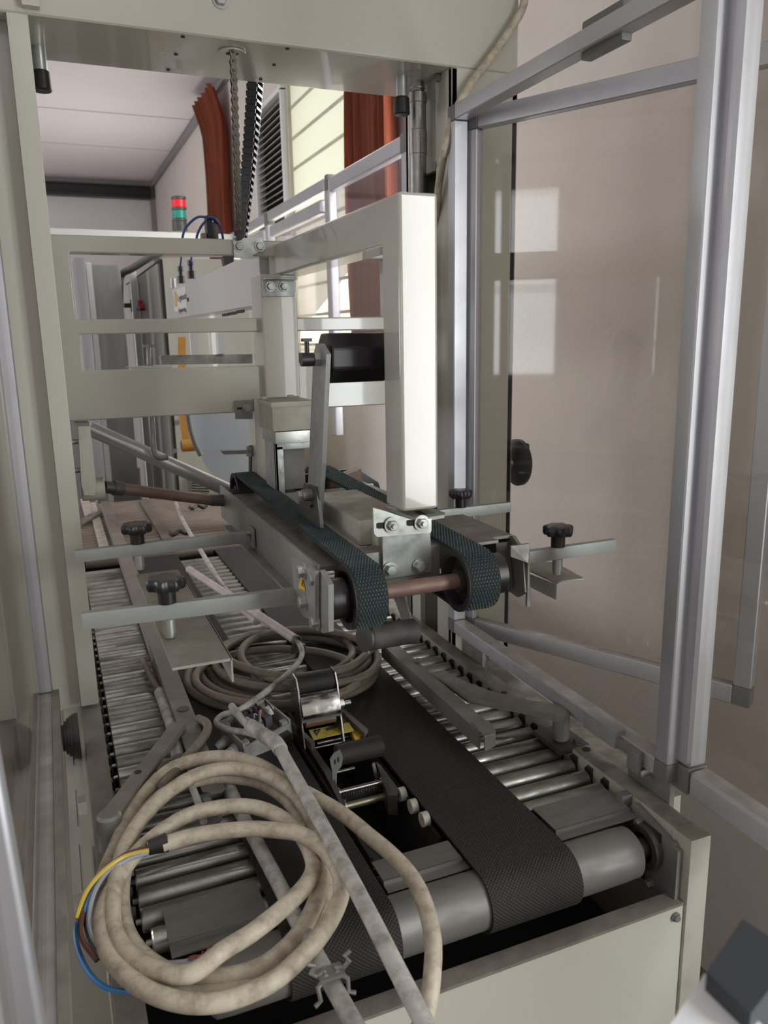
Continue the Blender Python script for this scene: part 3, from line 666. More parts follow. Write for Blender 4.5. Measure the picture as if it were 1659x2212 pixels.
b = B(); prism(b, [at(*p, z=zt+.0008) for p in ((895, 1105), (907, 1103), (922, 1110), (909, 1112))], (0, 0, -.0006)); obj('slot', b, dark, tp)

# guide bars with star knobs (two left, two right)
def star_knob(p, r, parent):
    b = B()
    lathe(b, p, (0, 0, 1), [(0, .0105*r/.021), (.016, .0105*r/.021)], 24)
    z0 = .016
    lathe(b, p+V((0, 0, z0)), (0, 0, 1), [(0, r*.6), (.001, r*.93), (.004, r), (.011, r), (.0135, r*.93), (.0145, r*.80), (.0150, r*.3)], 84, lambda s: 1+.10*math.cos(2*PI*7*s))
    return obj('star_knob', b, black, parent)
def guide_bar(x0, x1, y, z, kx, h=.0175, w=.011, kr=.021, dy=0.):
    b = B(); M = Matrix.Translation((x0, y, z)) @ Matrix.Rotation(math.atan2(dy, x1-x0), 4, 'Z'); L = math.hypot(x1-x0, dy)
    bx(b, 0, L, -w/2, w/2, -h/2, h/2, .0015, M=M); o = obj('guide_bar', b, steelbar, sh)
    ky = y+dy*(kx-x0)/(x1-x0)
    star_knob(V((kx, ky, z+h/2)), kr, o)
    b = B(); cyl(b, (kx, ky, z-h/2-.018), (kx, ky, z-h/2), .0072, seg=24); cyl(b, (kx, ky, z-h/2-.022), (kx, ky, z-h/2-.018), .0062, seg=24); obj('stud', b, zinc, o)
    return o, ky
def shoe(parent, x0, x1, y0, y1, z, drop, lipx, side=1):
    b = B(); bx(b, x0, x1, y0, y1, z-.0015, z+.0015); bx(b, lipx-.001, lipx+.001, y0, y1, z-drop, z+.0015); return obj('guide_shoe', b, mat_shoe, parent)
mat_shoe = mat('shoe_plate', (.36, .355, .32), .5, .5, dirt=(.22, .19, .15), dscale=20, dmix=.7, dust=1., dustcol=(.185, .155, .12))
g1, ky = guide_bar(.006, .246, .896, 1.049, .098, h=.0190, dy=-.02, kr=.0205)
shoe(g1, .088, .150, .80, 1.17, ky and 1.014, .026, .150)
b = B(); p = at(650, 1292, y=.885)
g2, ky = guide_bar(.008, .262, 1.183, 1.050, .095, h=.0175, kr=.0205)
b = B(); bx(b, .262, .2665, 1.165, 1.190, 1.035, 1.066, .001); bolt_bm(b, (.262, 1.176, 1.058), (-1, 0, 0), .005); obj('bar_flange', b, galvd, g2)
p = at(1325, 1180, y=.89)
g3, ky = guide_bar(.552, .724, .89, 1.052, at(1205, 1182, y=.89).x, h=.0175, kr=.0195)
b = B(); prism(b, [at(*q, z=1.012) for q in ((1137, 1215), (1198, 1217), (1262, 1252), (1212, 1257), (1203, 1262), (1137, 1232))], (0, 0, .002)); prism(b, [at(1137, 1237, z=1.012), at(1203, 1262, z=1.012), at(1203, 1262, z=1.012)+V((0, 0, -.022)), at(1137, 1237, z=1.012)+V((0, 0, -.018))], (-.002, 0, 0)); obj('guide_shoe', b, mat_shoe, g3, smooth=False)
g4, ky = guide_bar(.50, .728, 1.18, 1.052, at(995, 1095, y=1.18).x, h=.0175, kr=.0185)
# lower front roller on its bracket
b = B(); p0 = at(792, 1378, y=.83); p1 = at(893, 1363, y=.85); cyl(b, p0, p1, .0155, seg=36, bev=.001); kr_ = obj('kick_roller', b, mat('charcoal_roller', (.035, .034, .033), .5, dirt=(.13, .12, .11), dscale=30, dmix=.5), sh)
d = (p1-p0).normalized()
b = B(); cyl(b, p0-d*.004, p0-d*.001, .0165); obj('roller_cap', b, darksteel, kr_)
b = B()
prism(b, [p0-d*.003+V(q) for q in ((0, -.012, -.015), (0, .012, -.012), (0, .075, .06), (0, .05, .06))], d*.002)
obj('roller_bracket', b, zinc, sh); b = B()
prism(b, [p1-d*.003+V(q) for q in ((0, -.010, -.0), (0, .012, -.012), (0, .08, .05), (0, .04, .06))], d*.002)
obj('roller_bracket', b, zinc, sh)

# ---- upper tape unit: flat arm with eight-sided black roller
ut = thing('tape_unit', 'upper tape head with long steel lever and black eight-sided roller', 'tape head', (.34, 1.08, 1.09))
b = B(); prism(b, [at(*p, x=.322) for p in ((686, 768), (692, 742), (701, 742), (715, 765), (712, 830), (705, 1000), (697, 1122), (672, 1117), (672, 1100))], (-.006, 0, 0)); o = obj('lever_arm', b, galv, ut, smooth=False)
b = B(); pr = at(700, 774, x=.328); q = [(PI/8+PI/4*k) for k in range(8)]
re = .034
prism(b, [pr+V((0, math.cos(a)*re, math.sin(a)*re)) for a in q], (.080, 0, 0)); o2 = obj('octagonal_roller', b, blackclean, ut, smooth=False); bv = o2.modifiers.new('bevel', 'BEVEL'); bv.width = .003; bv.segments = 2
b = B(); pe = at(690, 776, x=.316); cyl(b, pe+V((-.006, 0, 0)), pe+V((-.002, 0, 0)), .0085, seg=24); lathe(b, pe+V((-.008, 0, 0)), (1, 0, 0), [(0, .0095), (.008, .0095)], 6); obj('axle_nut', b, zinc, ut, angle=20)
b = B(); cyl(b, pe+V((-.024, 0, 0)), pe+V((-.008, 0, 0)), .0085, seg=24); cyl(b, pe+V((-.016, 0, .006)), pe+V((-.016, 0, .024)), .003, seg=12); bx(b, pe.x-.022, pe.x-.010, pe.y-.004, pe.y+.004, pe.z+.022, pe.z+.026); obj('axle_stub', b, black, ut)
b = B(); prism(b, [at(*p, x=.318) for p in ((664, 1043), (690, 1052), (700, 1140), (650, 1125), (656, 1080))], (-.005, 0, 0)); lb = obj('lever_bracket', b, darksteel, ut, smooth=False)
for q in ((669, 1060), (664, 1074), (674, 1088)):
    b = B(); bolt_bm(b, at(*q, x=.313), (-1, 0, 0), .0055, .004, False); obj('bolt', b, darksteel, lb, angle=25)
b = B(); pp = at(652, 1070, x=.300); cyl(b, pp, pp+V((.016, 0, 0)), .008); lathe(b, pp+V((-.006, 0, 0)), (1, 0, 0), [(0, .007), (.006, .007)], 6); obj('pivot_bolt', b, galvd, ut, angle=20)
# casing behind: black side plate, brown tape guides, bright bar
b = B(); prism(b, [at(*p, y=1.36) for p in ((655, 1025), (700, 1020), (770, 1012), (817, 1042), (833, 1088), (833, 1110), (655, 1110))], (0, .004, 0)); obj('side_plate', b, blackclean, ut, smooth=False)
b = B(); prism(b, [at(*p, y=1.345) for p in ((702, 1035), (768, 1008), (770, 1048), (702, 1052))], (0, -.03, 0)); prism(b, [at(*p, y=1.345) for p in ((702, 1078), (735, 1072), (735, 1098), (702, 1102))], (0, -.02, 0)); obj('brown_tape_guide', b, tapebrown, ut)
b = B(); prism(b, [at(*p, y=1.31) for p in ((700, 1056), (803, 1044), (803, 1050), (700, 1063))], (0, -.008, 0)); obj('cross_bar', b, zinc, ut)
b = B(); pp = at(672, 1045, y=1.36); pipe(b, pp, pp+V((.03, 0, 0)), .027, .021, 36); obj('feed_wheel', b, rubber, ut)

# ---- drive motor hanging beside the rear post
dm = thing('gear_motor', 'small gear motor with cream terminal box under the rear post of the head', 'motor', (.34, 1.30, 1.08))
b = B(); p0 = at(568, 870, y=1.27); p1 = at(683, 925, y=1.27)
bx(b, .318, .388, 1.225, 1.315, 1.205, 1.249, .003, 2); o = obj('terminal_box', b, creamd, dm)
b = B(); bx(b, .316, .390, 1.223, 1.317, 1.243, 1.252, .003, 2); cyl(b, (.326, 1.305, 1.252), (.326, 1.305, 1.256), .006); cyl(b, (.372, 1.305, 1.252), (.372, 1.305, 1.256), .006); obj('box_lid', b, mat('dusty_lid', (.42, .40, .33), .6, dust=1., dustcol=(.19, .15, .11)), o)
b = B(); bx(b, .322, .386, 1.227, 1.313, 1.185, 1.204, .001); obj('motor_flange', b, zinc, dm)
b = B(); bx(b, .322, .327, 1.235, 1.30, 1.03, 1.186, .001); bx(b, .322, .386, 1.235, 1.241, 1.174, 1.186, .001); bx(b, .322, .336, 1.235, 1.241, 1.04, 1.18, .001); obj('cast_bracket', b, galv, dm)
b = B(); bx(b, .338, .376, 1.25, 1.305, 1.105, 1.180, .003); obj('motor_body', b, grey_paint, dm)
b = B(); bx(b, .338, .362, 1.25, 1.29, 1.04, 1.10, .002); cyl(b, (.350, 1.249, 1.075), (.350, 1.2495, 1.075), .003, seg=12); obj('gearbox', b, galvd, dm)

# ============================================================ CARTON GUIDES ON THE CONVEYOR
def chan(bm, P0, P1, w, h, t=.0025):            # open-bottomed channel between two points (top centre line)
    P0 = V(P0); P1 = V(P1); d = (P1-P0).normalized(); s = d.cross(V((0, 0, 1))).normalized()
    for a, c, z0, z1 in ((-w/2, w/2, -t, 0), (-w/2, -w/2+t, -h, -t), (w/2-t, w/2, -h, -t)):
        prism(bm, [P0+s*a+V((0, 0, z0)), P0+s*c+V((0, 0, z0)), P0+s*c+V((0, 0, z1)), P0+s*a+V((0, 0, z1))], P1-P0)
gl = thing('guide_rail', 'long dusty brown-topped guide rail on the left side, with a straight swing arm', 'guide rail', (.13, 1.6, ZR))
b = B(); chan(b, (.138, .985, .792), (.138, 2.95, .792), .030, .030); obj('rail_channel', b, brownmetal, gl)
b = B(); pe = [at(455, 1640, z=.792), at(480, 1690, z=.792), at(486, 1712, z=.785)]
prism(b, [at(*p, z=.789) for p in ((428, 1688), (478, 1677), (487, 1705), (480, 1712), (455, 1716), (437, 1712))], (0, 0, .002))
prism(b, [at(*p, z=.789) for p in ((484, 1692), (487, 1706), (486, 1706), (483, 1692))], (0, 0, -.028)); obj('flared_end', b, galvd, gl, smooth=False)
b = B(); bx(b, .1235, .1525, .985, 1.20, .7922, .7935); obj('bare_metal_patch', b, galvd, gl)
b = B(); p = at(396, 1532, z=.7935); cyl(b, p, p+V((0, 0, .0015)), .009); obj('pivot_stain', b, darksteel, gl)
b = B(); A0 = at(383, 1572, z=.80); A1 = at(232, 1772, z=.80); d = (A1-A0).normalized(); s = d.cross(V((0, 0, 1)))
M = Matrix.Translation((A0+A1)/2) @ Matrix.Rotation(math.atan2(d.y, d.x), 4, 'Z'); L = (A1-A0).length
bx(b, -L/2-.008, L/2, -.0105, .0105, -.005, .005, .001, M=M); ar = obj('swing_arm', b, brownmetal, gl)
b = B(); q = A1-d*.004; cyl(b, q+V((0, 0, -.046)), q+V((0, 0, .0065)), .0145, seg=32, bev=.003); obj('pivot_block', b, galvd, ar)
b = B(); q = at(298, 1668, z=.8052); cyl(b, q, q+V((0, 0, .0008)), .0045); obj('pin_hole', b, dark, ar)
b = B(); bx(b, A1.x-.020, A1.x+.022, A1.y-.045, A1.y+.02, .750, .758, .001); fb = obj('pivot_foot', b, brownmetal, gl)
b = B(); bolt_bm(b, (A1.x+.008, A1.y-.034, .758), (0, 0, 1), .006, .005); obj('bolt', b, brownmetal, fb, angle=25)

gr = thing('guide_rail', 'bright grey flared guide rail on the right, held by a long bent swing arm', 'guide rail', (.52, 1.05, ZR))
b = B(); P0 = at(838, 1388, z=.802); P1 = at(1052, 1578, z=.802); chan(b, P0, P1, .026, .026); obj('rail_channel', b, galvd, gr)
b = B(); prism(b, [at(*p, z=.8035) for p in ((1020, 1560), (1055, 1555), (1071, 1578), (1068, 1585), (1046, 1590))], (0, 0, -.002)); prism(b, [at(*p, z=.802) for p in ((1048, 1590), (1071, 1578), (1070, 1576), (1046, 1588))], (0, 0, -.024)); obj('flared_end', b, galvd, gr, smooth=False)
b = B(); q = at(903, 1429, z=.803); cyl(b, q, q+V((0, 0, .004)), .007, seg=24, bev=.001); obj('rivet', b, brownmetal, gr)
b = B(); arm = [(932, 1452), (960, 1448), (1000, 1470), (1060, 1492), (1120, 1509), (1205, 1521), (1222, 1526), (1227, 1538), (1220, 1547), (1200, 1545), (1140, 1530), (1080, 1520), (1010, 1505), (975, 1480)]
prism(b, [at(*p, z=.806) for p in arm], (0, 0, -.010)); ar = obj('swing_arm', b, galvd, gr, smooth=False)
b = B(); q = at(1213, 1536, z=.806); cyl(b, q+V((0, 0, -.045)), q+V((0, 0, -.002)), .0125, seg=32, bev=.002); obj('pivot_post', b, galvd, ar)
b = B(); q2 = at(1089, 1496, z=.8064); cyl(b, q2, q2+V((0, 0, .0006)), .005); obj('pin_hole', b, dark, ar)
b = B(); bx(b, q.x-.022, q.x+.03, q.y-.03, q.y+.04, .7535, .7605, .001); fb = obj('pivot_foot', b, darksteel, gr)
b = B(); bolt_bm(b, (q.x+.016, q.y-.018, .7605), (0, 0, 1), .006, .004); obj('bolt', b, darksteel, fb, angle=25)
b = B(); q = at(1267, 1619, z=.7605); cyl(b, q, q+V((0, 0, .0008)), .006); obj('rail_hole', b, dark, gr)

# ============================================================ LOWER TAPE UNIT between the two belts
lt = thing('tape_unit', 'lower tape head with two black rollers and yellow danger sticker between the grid belts', 'tape head', (.345, 1.05, .62))
def roller_at(pa, pb, z, r, name, m, cap=zinc, parent=lt, **kw):
    a = at(*pa, **kw) if kw else at(*pa, z=z); c = V((a.x+.001, a.y, a.z)); e = at(*pb, y=a.y)
    c1 = V((e.x, a.y, a.z)); b = B(); cyl(b, a, c1, r, seg=40, bev=.0012); o = obj(name, b, m, parent)
    return o, a, c1
# rear roller with chrome hood
ra, a0, a1 = roller_at((638, 1482), (718, 1463), .83, .0165, 'rubber_roller', rubber, y=1.095)
for X, dx in ((a0.x, -.0022), (a1.x, .0)):
    b = B(); pts = [V((X, a0.y+yy, a0.z+zz)) for yy, zz in ((-.012, .016), (-.021, 0), (-.034, -.05), (-.044, -.085), (-.01, -.085), (.022, -.03), (.020, .006), (.008, .018))]
    prism(b, pts, (dx if dx else .0022, 0, 0)); obj('side_arm', b, chrome, lt, smooth=False)
b = B(); n = 10; pts = []
for k in range(n+1):
    t = k/n; an = -PI/2+(-.0)+t*1.15
    pts.append(V((a0.x, a0.y-.018-.004-.016*math.sin(t*PI/2), a0.z-.006-.034*t)))
back = [p+V((0, .0015, .0)) for p in pts]
prism(b, pts+back[::-1], (a1.x-a0.x, 0, 0)); obj('chrome_hood', b, mat('mirror_steel', (.75, .75, .72), .10, 1., dirt=(.22, .20, .17), dscale=22, dmix=.7), lt, angle=60)
b = B(); yb, zb = a0.y-.022, a0.z-.050
bx(b, a0.x-.002, a1.x+.002, yb-.012, yb-.009, zb+.004, zb+.011); obj('cross_plate', b, galvd, lt)
b = B(); cyl(b, (a0.x+.006, yb-.002, zb-.002), (a1.x-.006, yb-.002, zb-.002), .0075, seg=28); obj('tape_roller', b, tapebrown, lt)
b = B(); q = [at(*p, z=.755) for p in ((667, 1577), (754, 1560), (764, 1577), (677, 1597))]; prism(b, q, (0, 0, -.002)); st = obj('danger_sticker', b, yellow, lt, smooth=False)
b = B()
for pix in (((677, 1578), (693, 1573), (684, 1589)),): 
    o_ = [at(*p, z=.7562) for p in pix]; c = sum(o_, V())/3; i_ = [c+(p-c)*.5 for p in o_]
    vo = [b.verts.new(p) for p in o_]; vi = [b.verts.new(p) for p in i_]
    for k in range(3): b.faces.new((vo[k], vo[(k+1) % 3], vi[(k+1) % 3], vi[k]))
    bmesh.ops.solidify(b, geom=b.faces[:], thickness=-.0006)
obj('warning_symbol', b, blackink, st)
b = B(); prism(b, [at(*p, z=.7562) for p in ((702, 1574), (718, 1567), (734, 1568), (722, 1572), (708, 1578))], (0, 0, .0003)); obj('arrow_mark', b, blackink, st, smooth=False)
b = B(); prism(b, [at(*p, z=.7562) for p in ((740, 1562), (743, 1561), (742, 1577), (739, 1578))], (0, 0, .0003)); obj('bar_mark', b, blackink, st, smooth=False)
b = B(); prism(b, [at(*p, z=.75) for p in ((733, 1540), (745, 1548), (778, 1580), (780, 1590), (768, 1601), (763, 1590), (752, 1562), (738, 1550))], (0, 0, -.012)); obj('yellow_guard', b, yellow2, lt, smooth=False)
for pix in (((622, 1556), (628, 1553), (680, 1602), (672, 1606)), ((733, 1532), (742, 1530), (795, 1575), (788, 1584))):
    b = B(); prism(b, [at(*p, z=.760) for p in pix], (0, 0, -.014)); obj('side_strap', b, brownmetal, lt, smooth=False)
for pix in (((608, 1521), (618, 1524), (715, 1665), (745, 1740), (738, 1742), (700, 1668)),):
    b = B(); prism(b, [at(*p, z=.748) for p in pix], (0, 0, -.03)); obj('side_frame', b, darksteel, lt, smooth=False)
b = B(); prism(b, [at(*p, z=.748) for p in ((812, 1645), (822, 1652), (862, 1705), (858, 1718), (838, 1718))], (0, 0, -.03)); obj('side_frame', b, darksteel, lt, smooth=False)
for pa, pb, z, r in (((685, 1606), (765, 1590), .738, .0022), ((675, 1617), (762, 1603), .732, .002), ((694, 1676), (766, 1661), .735, .0022)):
    b = B(); a = at(*pa, z=z); c = at(*pb, y=a.y); cyl(b, a, V((c.x, a.y, a.z)), r, seg=12); obj('tie_rod', b, chrome, lt)
b = B(); a = at(728, 1522, y=1.075); cyl(b, a, a+V((.022, 0, 0)), .0035, seg=14); lathe(b, a+V((.004, 0, 0)), (1, 0, 0), [(0, .006), (.007, .006)], 6); obj('side_bolt', b, zinc, lt, angle=20)
# front roller on forked arms
rb, b0, b1 = roller_at((727, 1632), (824, 1607), .79, .0150, 'rubber_roller', rubber, y=.965)
b = B(); pts = [at(*p, y=.950) for p in ((713, 1642), (722, 1628), (735, 1620), (741, 1635), (738, 1655), (728, 1668), (727, 1710), (718, 1710), (718, 1668))]; prism(b, pts, (0, .0022, 0)); fo = obj('fork_arm', b, galv, lt, smooth=False)
b = B(); prism(b, [at(*p, y=.9492) for p in ((722, 1644), (725, 1640), (726, 1648), (723, 1653))], (0, .0006, 0)); prism(b, [at(*p, y=.9492) for p in ((729, 1638), (732, 1635), (733, 1644), (730, 1648))], (0, .0006, 0)); obj('slot', b, dark, fo)
b = B(); pts = [at(*p, y=.950) for p in ((804, 1650), (810, 1647), (819, 1690), (812, 1690))]; prism(b, pts, (0, .0022, 0)); obj('fork_arm', b, galv, lt, smooth=False)
b = B(); a = at(722, 1714, z=.742); c = at(832, 1690, y=a.y); cyl(b, a, V((c.x, a.y, a.z)), .0035, seg=16); cyl(b, a, a+V((.008, 0, 0)), .006); cyl(b, V((c.x-.008, a.y, a.z)), V((c.x, a.y, a.z)), .006); obj('pivot_rod', b, chrome, lt)
b = B(); a = at(736, 1722, z=.738); c = at(822, 1700, y=a.y); bx(b, a.x, c.x, a.y-.004, a.y+.012, .728, .734); n = 16
for i in range(n):
    x = a.x+(c.x-a.x)*(i+.5)/n; prism(b, [(x-.0018, a.y-.004, .734), (x+.0018, a.y-.004, .734), (x, a.y-.005, .746)], (0, .0015, 0))
obj('serrated_blade', b, black, lt, smooth=False)
b = B(); a = at(742, 1743, z=.728); c = at(836, 1716, y=a.y); cyl(b, a, V((c.x, a.y, a.z)), .0052, seg=20); cyl(b, a, a+V((.003, 0, 0)), .010); cyl(b, V((c.x-.004, a.y, a.z)), V((c.x, a.y, a.z)), .011); obj('tape_spindle', b, mat('old_brass', (.34, .32, .22), .35, .8, dirt=(.2, .18, .12), dscale=30), lt)
b = B(); bx(b, .308, .38, .86, 1.20, .602, .66); obj('base_tray', b, blackclean, lt)

# ============================================================ CABLES, CONDUITS, BOX
def path(pts, z, n=8):                         # pts: (px, py[, z])
    return spline([at(p[0], p[1], z=(p[2] if len(p) > 2 else z)) for p in pts], n)
cf = thing('cable_coil', 'thick beige mains cable coiled in big loops across the front of the conveyor', 'cable', at(470, 1900, z=ZR))
c1 = [(352, 1824, .800), (430, 1803, .806), (530, 1791, .812), (600, 1794, .816), (651, 1803, .820), (723, 1861, .812), (738, 1919, .806), (714, 1986, .798), (651, 2068, .796), (579, 2126, .792), (482, 2168, .790), (400, 2172, .790), (313, 2141, .790), (251, 2090, .792), (222, 2035, .794), (219, 1986, .796), (241, 1928, .798), (289, 1850, .806), (361, 1789, .812), (434, 1752, .814), (530, 1740, .812), (600, 1763, .806), (650, 1800, .800), (672, 1850, .800), (668, 1895, .802), (641, 1938, .806), (560, 2003, .812), (480, 2045, .808), (414, 2118, .798), (337, 2110, .792)]
# three long turns, traced top layer first
turnA = [(352, 1824, .806), (430, 1803, .809), (530, 1791, .812), (600, 1794, .816), (651, 1803, .818), (700, 1835, .815), (733, 1885, .810), (735, 1940, .804), (700, 2010, .798), (640, 2078, .792), (579, 2126, .788), (482, 2163, .785), (395, 2165, .784), (313, 2137, .784), (251, 2085, .784), (224, 2030, .786), (222, 1975, .788), (240, 1925, .790), (289, 1850, .797), (361, 1787, .806), (434, 1752, .812), (530, 1741, .814), (600, 1762, .810), (650, 1805, .803), (676, 1860, .802), (668, 1900, .804), (630, 1945, .807), (554, 2008, .806), (480, 2055, .800), (414, 2103, .794), (350, 2100, .790), (290, 2072, .788), (255, 2030, .788), (242, 1975, .790), (250, 1900, .794), (270, 1830, .798), (310, 1765, .803), (365, 1710, .810), (430, 1672, .812), (500, 1660, .812), (570, 1674, .810), (630, 1710, .806), (670, 1765, .800), (690, 1840, .794), (694, 1900, .790), (675, 1965, .786), (635, 2030, .782), (570, 2085, .778), (500, 2108, .775), (430, 2112, .772)]
turnB = [(430, 2112, .772), (360, 2098, .772), (300, 2055, .772), (270, 2000, .774), (262, 1930, .776), (275, 1850, .780), (300, 1775, .786), (350, 1718, .792), (410, 1690, .796), (480, 1678, .796), (560, 1690, .792), (620, 1728, .788), (655, 1780, .784), (690, 1850, .778), (705, 1920, .774), (700, 1980, .770), (670, 2030, .768), (600, 2095, .768), (500, 2140, .768), (400, 2150, .768), (310, 2120, .770), (240, 2050, .774), (212, 1980, .776), (222, 1900, .780), (250, 1830, .784), (280, 1760, .790), (325, 1700, .796), (375, 1658, .802), (440, 1638, .806), (500, 1636, .806), (560, 1652, .804), (620, 1690, .800), (680, 1722, .797), (740, 1758, .795), (800, 1807, .795), (850, 1850, .795), (893, 1900, .793), (920, 1960, .789), (935, 2030, .784), (934, 2100, .775), (925, 2170, .76), (905, 2225, .745)]
b = B(); tube(b, path(turnA, None, 7), .0087, 14); obj('cable_jacket', b, cablem, cf)
b = B(); tube(b, path(turnB, None, 7), .0087, 14); obj('cable_jacket', b, cablem, cf)
b = B(); s0 = at(362, 1819, z=.8062); s1 = at(318, 1832, z=.806); cyl(b, s0, s1, .0105, .008, seg=20, bev=.001); obj('tape_sleeve', b, black, cf)
wires = dict(
    brown=[(322, 1830, .808), (275, 1845, .806), (225, 1880, .80), (190, 1935, .795), (176, 1990, .79), (178, 2030, .787), (210, 2075, .780)],
    blue=[(320, 1833, .805), (285, 1846, .803), (240, 1875, .800), (200, 1925, .796), (178, 1978, .79), (165, 2000, .78), (166, 2040, .776), (185, 2090, .772), (215, 2125, .770), (255, 2140, .768), (330, 2142, .765), (480, 2130, .765)],
    yellow_green=[(322, 1837, .808), (270, 1850, .806), (225, 1880, .804), (190, 1920, .80), (172, 1960, .795), (165, 1985, .79)],
    black=[(320, 1840, .803), (270, 1858, .800), (225, 1890, .796), (195, 1940, .79), (186, 1990, .787), (195, 2030, .78), (220, 2070, .775)],
    grey=[(321, 1842, .806), (280, 1855, .804), (232, 1885, .80), (203, 1930, .797), (192, 1985, .79), (200, 2025, .787), (225, 2062, .78)])
for k, p in wires.items():
    b = B(); tube(b, path(p, None, 8), .0026, 8); obj('cable_core', b, wirecols[k], cf)
b = B(); tube(b, path([(352, 2082, .752), (400, 2078, .753), (445, 2070, .753)], None, 6), .0028, 8); obj('cable_core', b, wirecols['grey'], cf)
b = B(); tube(b, path([(330, 2085, .751), (380, 2080, .752), (440, 2064, .753)], None, 6), .0020, 8); obj('cable_core', b, copper, cf)
b = B(); p = at(452, 2068, z=.755)
for i in range(26):
    a = random.uniform(0, 2*PI); l = random.uniform(.006, .018); q = p+V((random.uniform(-.008, .008), random.uniform(-.006, .006), 0)); tube(b, [q, q+V((math.cos(a)*l*.5, math.sin(a)*l*.5, .004)), q+V((math.cos(a)*l, math.sin(a)*l, 0))], .0005, 5)
obj('frayed_strands', b, copper, cf)

cr = thing('cable_coil', 'dirty brown cable coiled on the belts behind the opened grey box', 'cable', at(610, 1430, z=ZR))
def ell(cx, cy, rx, ry, z, n=16, ph=0., a0=0, a1=2*PI, tilt=0.):
    o = []
    for k in range(n+1):
        a = a0+(a1-a0)*k/n; u_, v_ = rx*math.cos(a), ry*math.sin(a)
        o.append((cx+u_*math.cos(tilt)-v_*math.sin(tilt), cy+u_*math.sin(tilt)+v_*math.cos(tilt), z))
    return o
for (cx, cy, rx, ry, z, tl) in ((608, 1452, 205, 80, .764, -.10), (622, 1440, 190, 76, .772, -.05), (630, 1446, 180, 70, .762, .02), (632, 1424, 166, 62, .786, -.05), (612, 1418, 150, 56, .778, -.08), (668, 1420, 148, 60, .792, .05), (600, 1462, 178, 60, .782, -.02)):
    b = B(); pts = [at(p[0], p[1], z=p[2]+.004*math.sin(i*1.3)) for i, p in enumerate(ell(cx, cy, rx, ry, z, 20, tilt=tl)[:-1])]
    tube(b, spline(pts, 4, True), .0070, 12, closed=True); obj('cable_turn', b, cabledirty, cr)
b = B(); tube(b, path([(470, 1390, .80), (485, 1420, .80), (540, 1446, .80), (620, 1462, .80), (700, 1455, .80), (760, 1438, .802), (800, 1405, .80), (820, 1385, .80)], None), .0070, 12); obj('cable_end', b, cabledirty, cr)

# conduit tubes
def tag_tube(name, pts, r, m, label, cat='pipe', seg=16, grp=None):
    b = B(); tube(b, pts, r, seg); o = obj(name, b, m); return tag(o, label, cat, grp)
ta = thing('conduit_pipe', 'long pale grey conduit running from the opened box to the front edge', 'pipe', at(760, 1900, z=ZR))
b = B(); tube(b, path([(600, 1608, .822), (625, 1655, .822), (700, 1790, .824), (790, 1960, .824), (858, 2095, .82), (918, 2212, .81), (955, 2280, .80)], None, 5), .0082, 18); obj('pipe', b, tubem, ta)
b = B(); tube(b, path([(541, 1568, .822), (570, 1588, .824), (594, 1603, .824), (606, 1620, .823)], None, 5), .0100, 18); obj('sleeve', b, tubem, ta)
tb = thing('conduit_pipe', 'dirty white-specked conduit with a grey spring clip, running under the front coil', 'pipe', at(600, 1950, z=ZR))
b = B(); tube(b, path([(489, 1688, .780), (520, 1755, .780), (560, 1830, .780), (600, 1905, .780), (640, 1985, .780), (700, 2095, .780), (765, 2212, .78), (800, 2275, .78)], None, 4), .0082, 18); obj('pipe', b, tubem, tb)
b = B(); c = at(713, 2110, z=.79)
for s in (-1, 1):
    tube(b, [c+V((s*.004, 0, .008)), c+V((s*.013, -.001, .006)), c+V((s*.018, -.002, .012)), c+V((s*.014, -.001, .018)), c+V((s*.020, 0, .020))], .0022, 8)
    tube(b, [c+V((s*.004, -.004, .008)), c+V((s*.014, -.008, .0)), c+V((s*.013, -.012, -.010)), c+V((s*.019, -.014, -.012))], .0022, 8)
bx(b, c.x-.012, c.x+.012, c.y-.010, c.y+.006, c.z+.004, c.z+.0075, .001); obj('spring_clip', b, galvd, tb)
tc = thing('conduit_pipe', 'pinkish half-open conduit lying across the guide and belts with a thin cable coming out', 'pipe', at(530, 1300, z=ZR))
b = B(); q0 = at(408, 1230, z=.80); q1 = at(642, 1384, z=.82); pipe(b, q0, q1, .0085, .0068, 24); obj('pipe', b, pinktube, tc)
b = B(); pipe(b, q1-(q1-q0).normalized()*.006, q1+(q1-q0).normalized()*.001, .0095, .0068, 24); bx(b, q1.x-.014, q1.x+.014, q1.y-.004, q1.y+.004, q1.z-.022, q1.z-.008, .001); obj('end_clip', b, darksteel, tc)
b = B(); tube(b, spline([q1+V((-.004, .01, 0)), at(647, 1392, z=.815), at(652, 1415, z=.812), at(632, 1445, z=.815), at(580, 1490, z=.817), at(520, 1532, z=.812), at(480, 1545, z=.795), at(468, 1562, z=.79), at(490, 1575, z=.795), at(535, 1583, z=.805), at(560, 1590, z=.82)], 8), .0047, 12); obj('thin_cable', b, tubem, tc)
b = B(); tube(b, path([(500, 1525, .815), (515, 1545, .812), (535, 1568, .80)], None), .0055, 12); obj('cable_stub', b, tubem, tc)
b = B(); e0 = at(518, 1308, z=.79); e1 = at(556, 1345, z=.79); tube(b, [at(520, 1310, z=.80), at(555, 1342, z=.79)], .009, 14); cyl(b, at(568, 1348, z=.79), at(585, 1352, z=.79), .006); obj('pinch_fitting', b, pinktube, tc)
tag_tube('thin_rod', path([(380, 1086, .80), (398, 1130, .80), (440, 1200, .80), (478, 1262, .80), (505, 1290, .80)], None), .0058, tubem, 'long pale dusty rod lying behind the two left guide bars along the rollers', 'rod')
tag_tube('pipe_stub', path([(345, 1495, .775), (358, 1530, .777), (372, 1572, .78), (385, 1640, .782)], None), .0092, tubem, 'short grey pipe stub lying under the left swing arm', 'pipe')
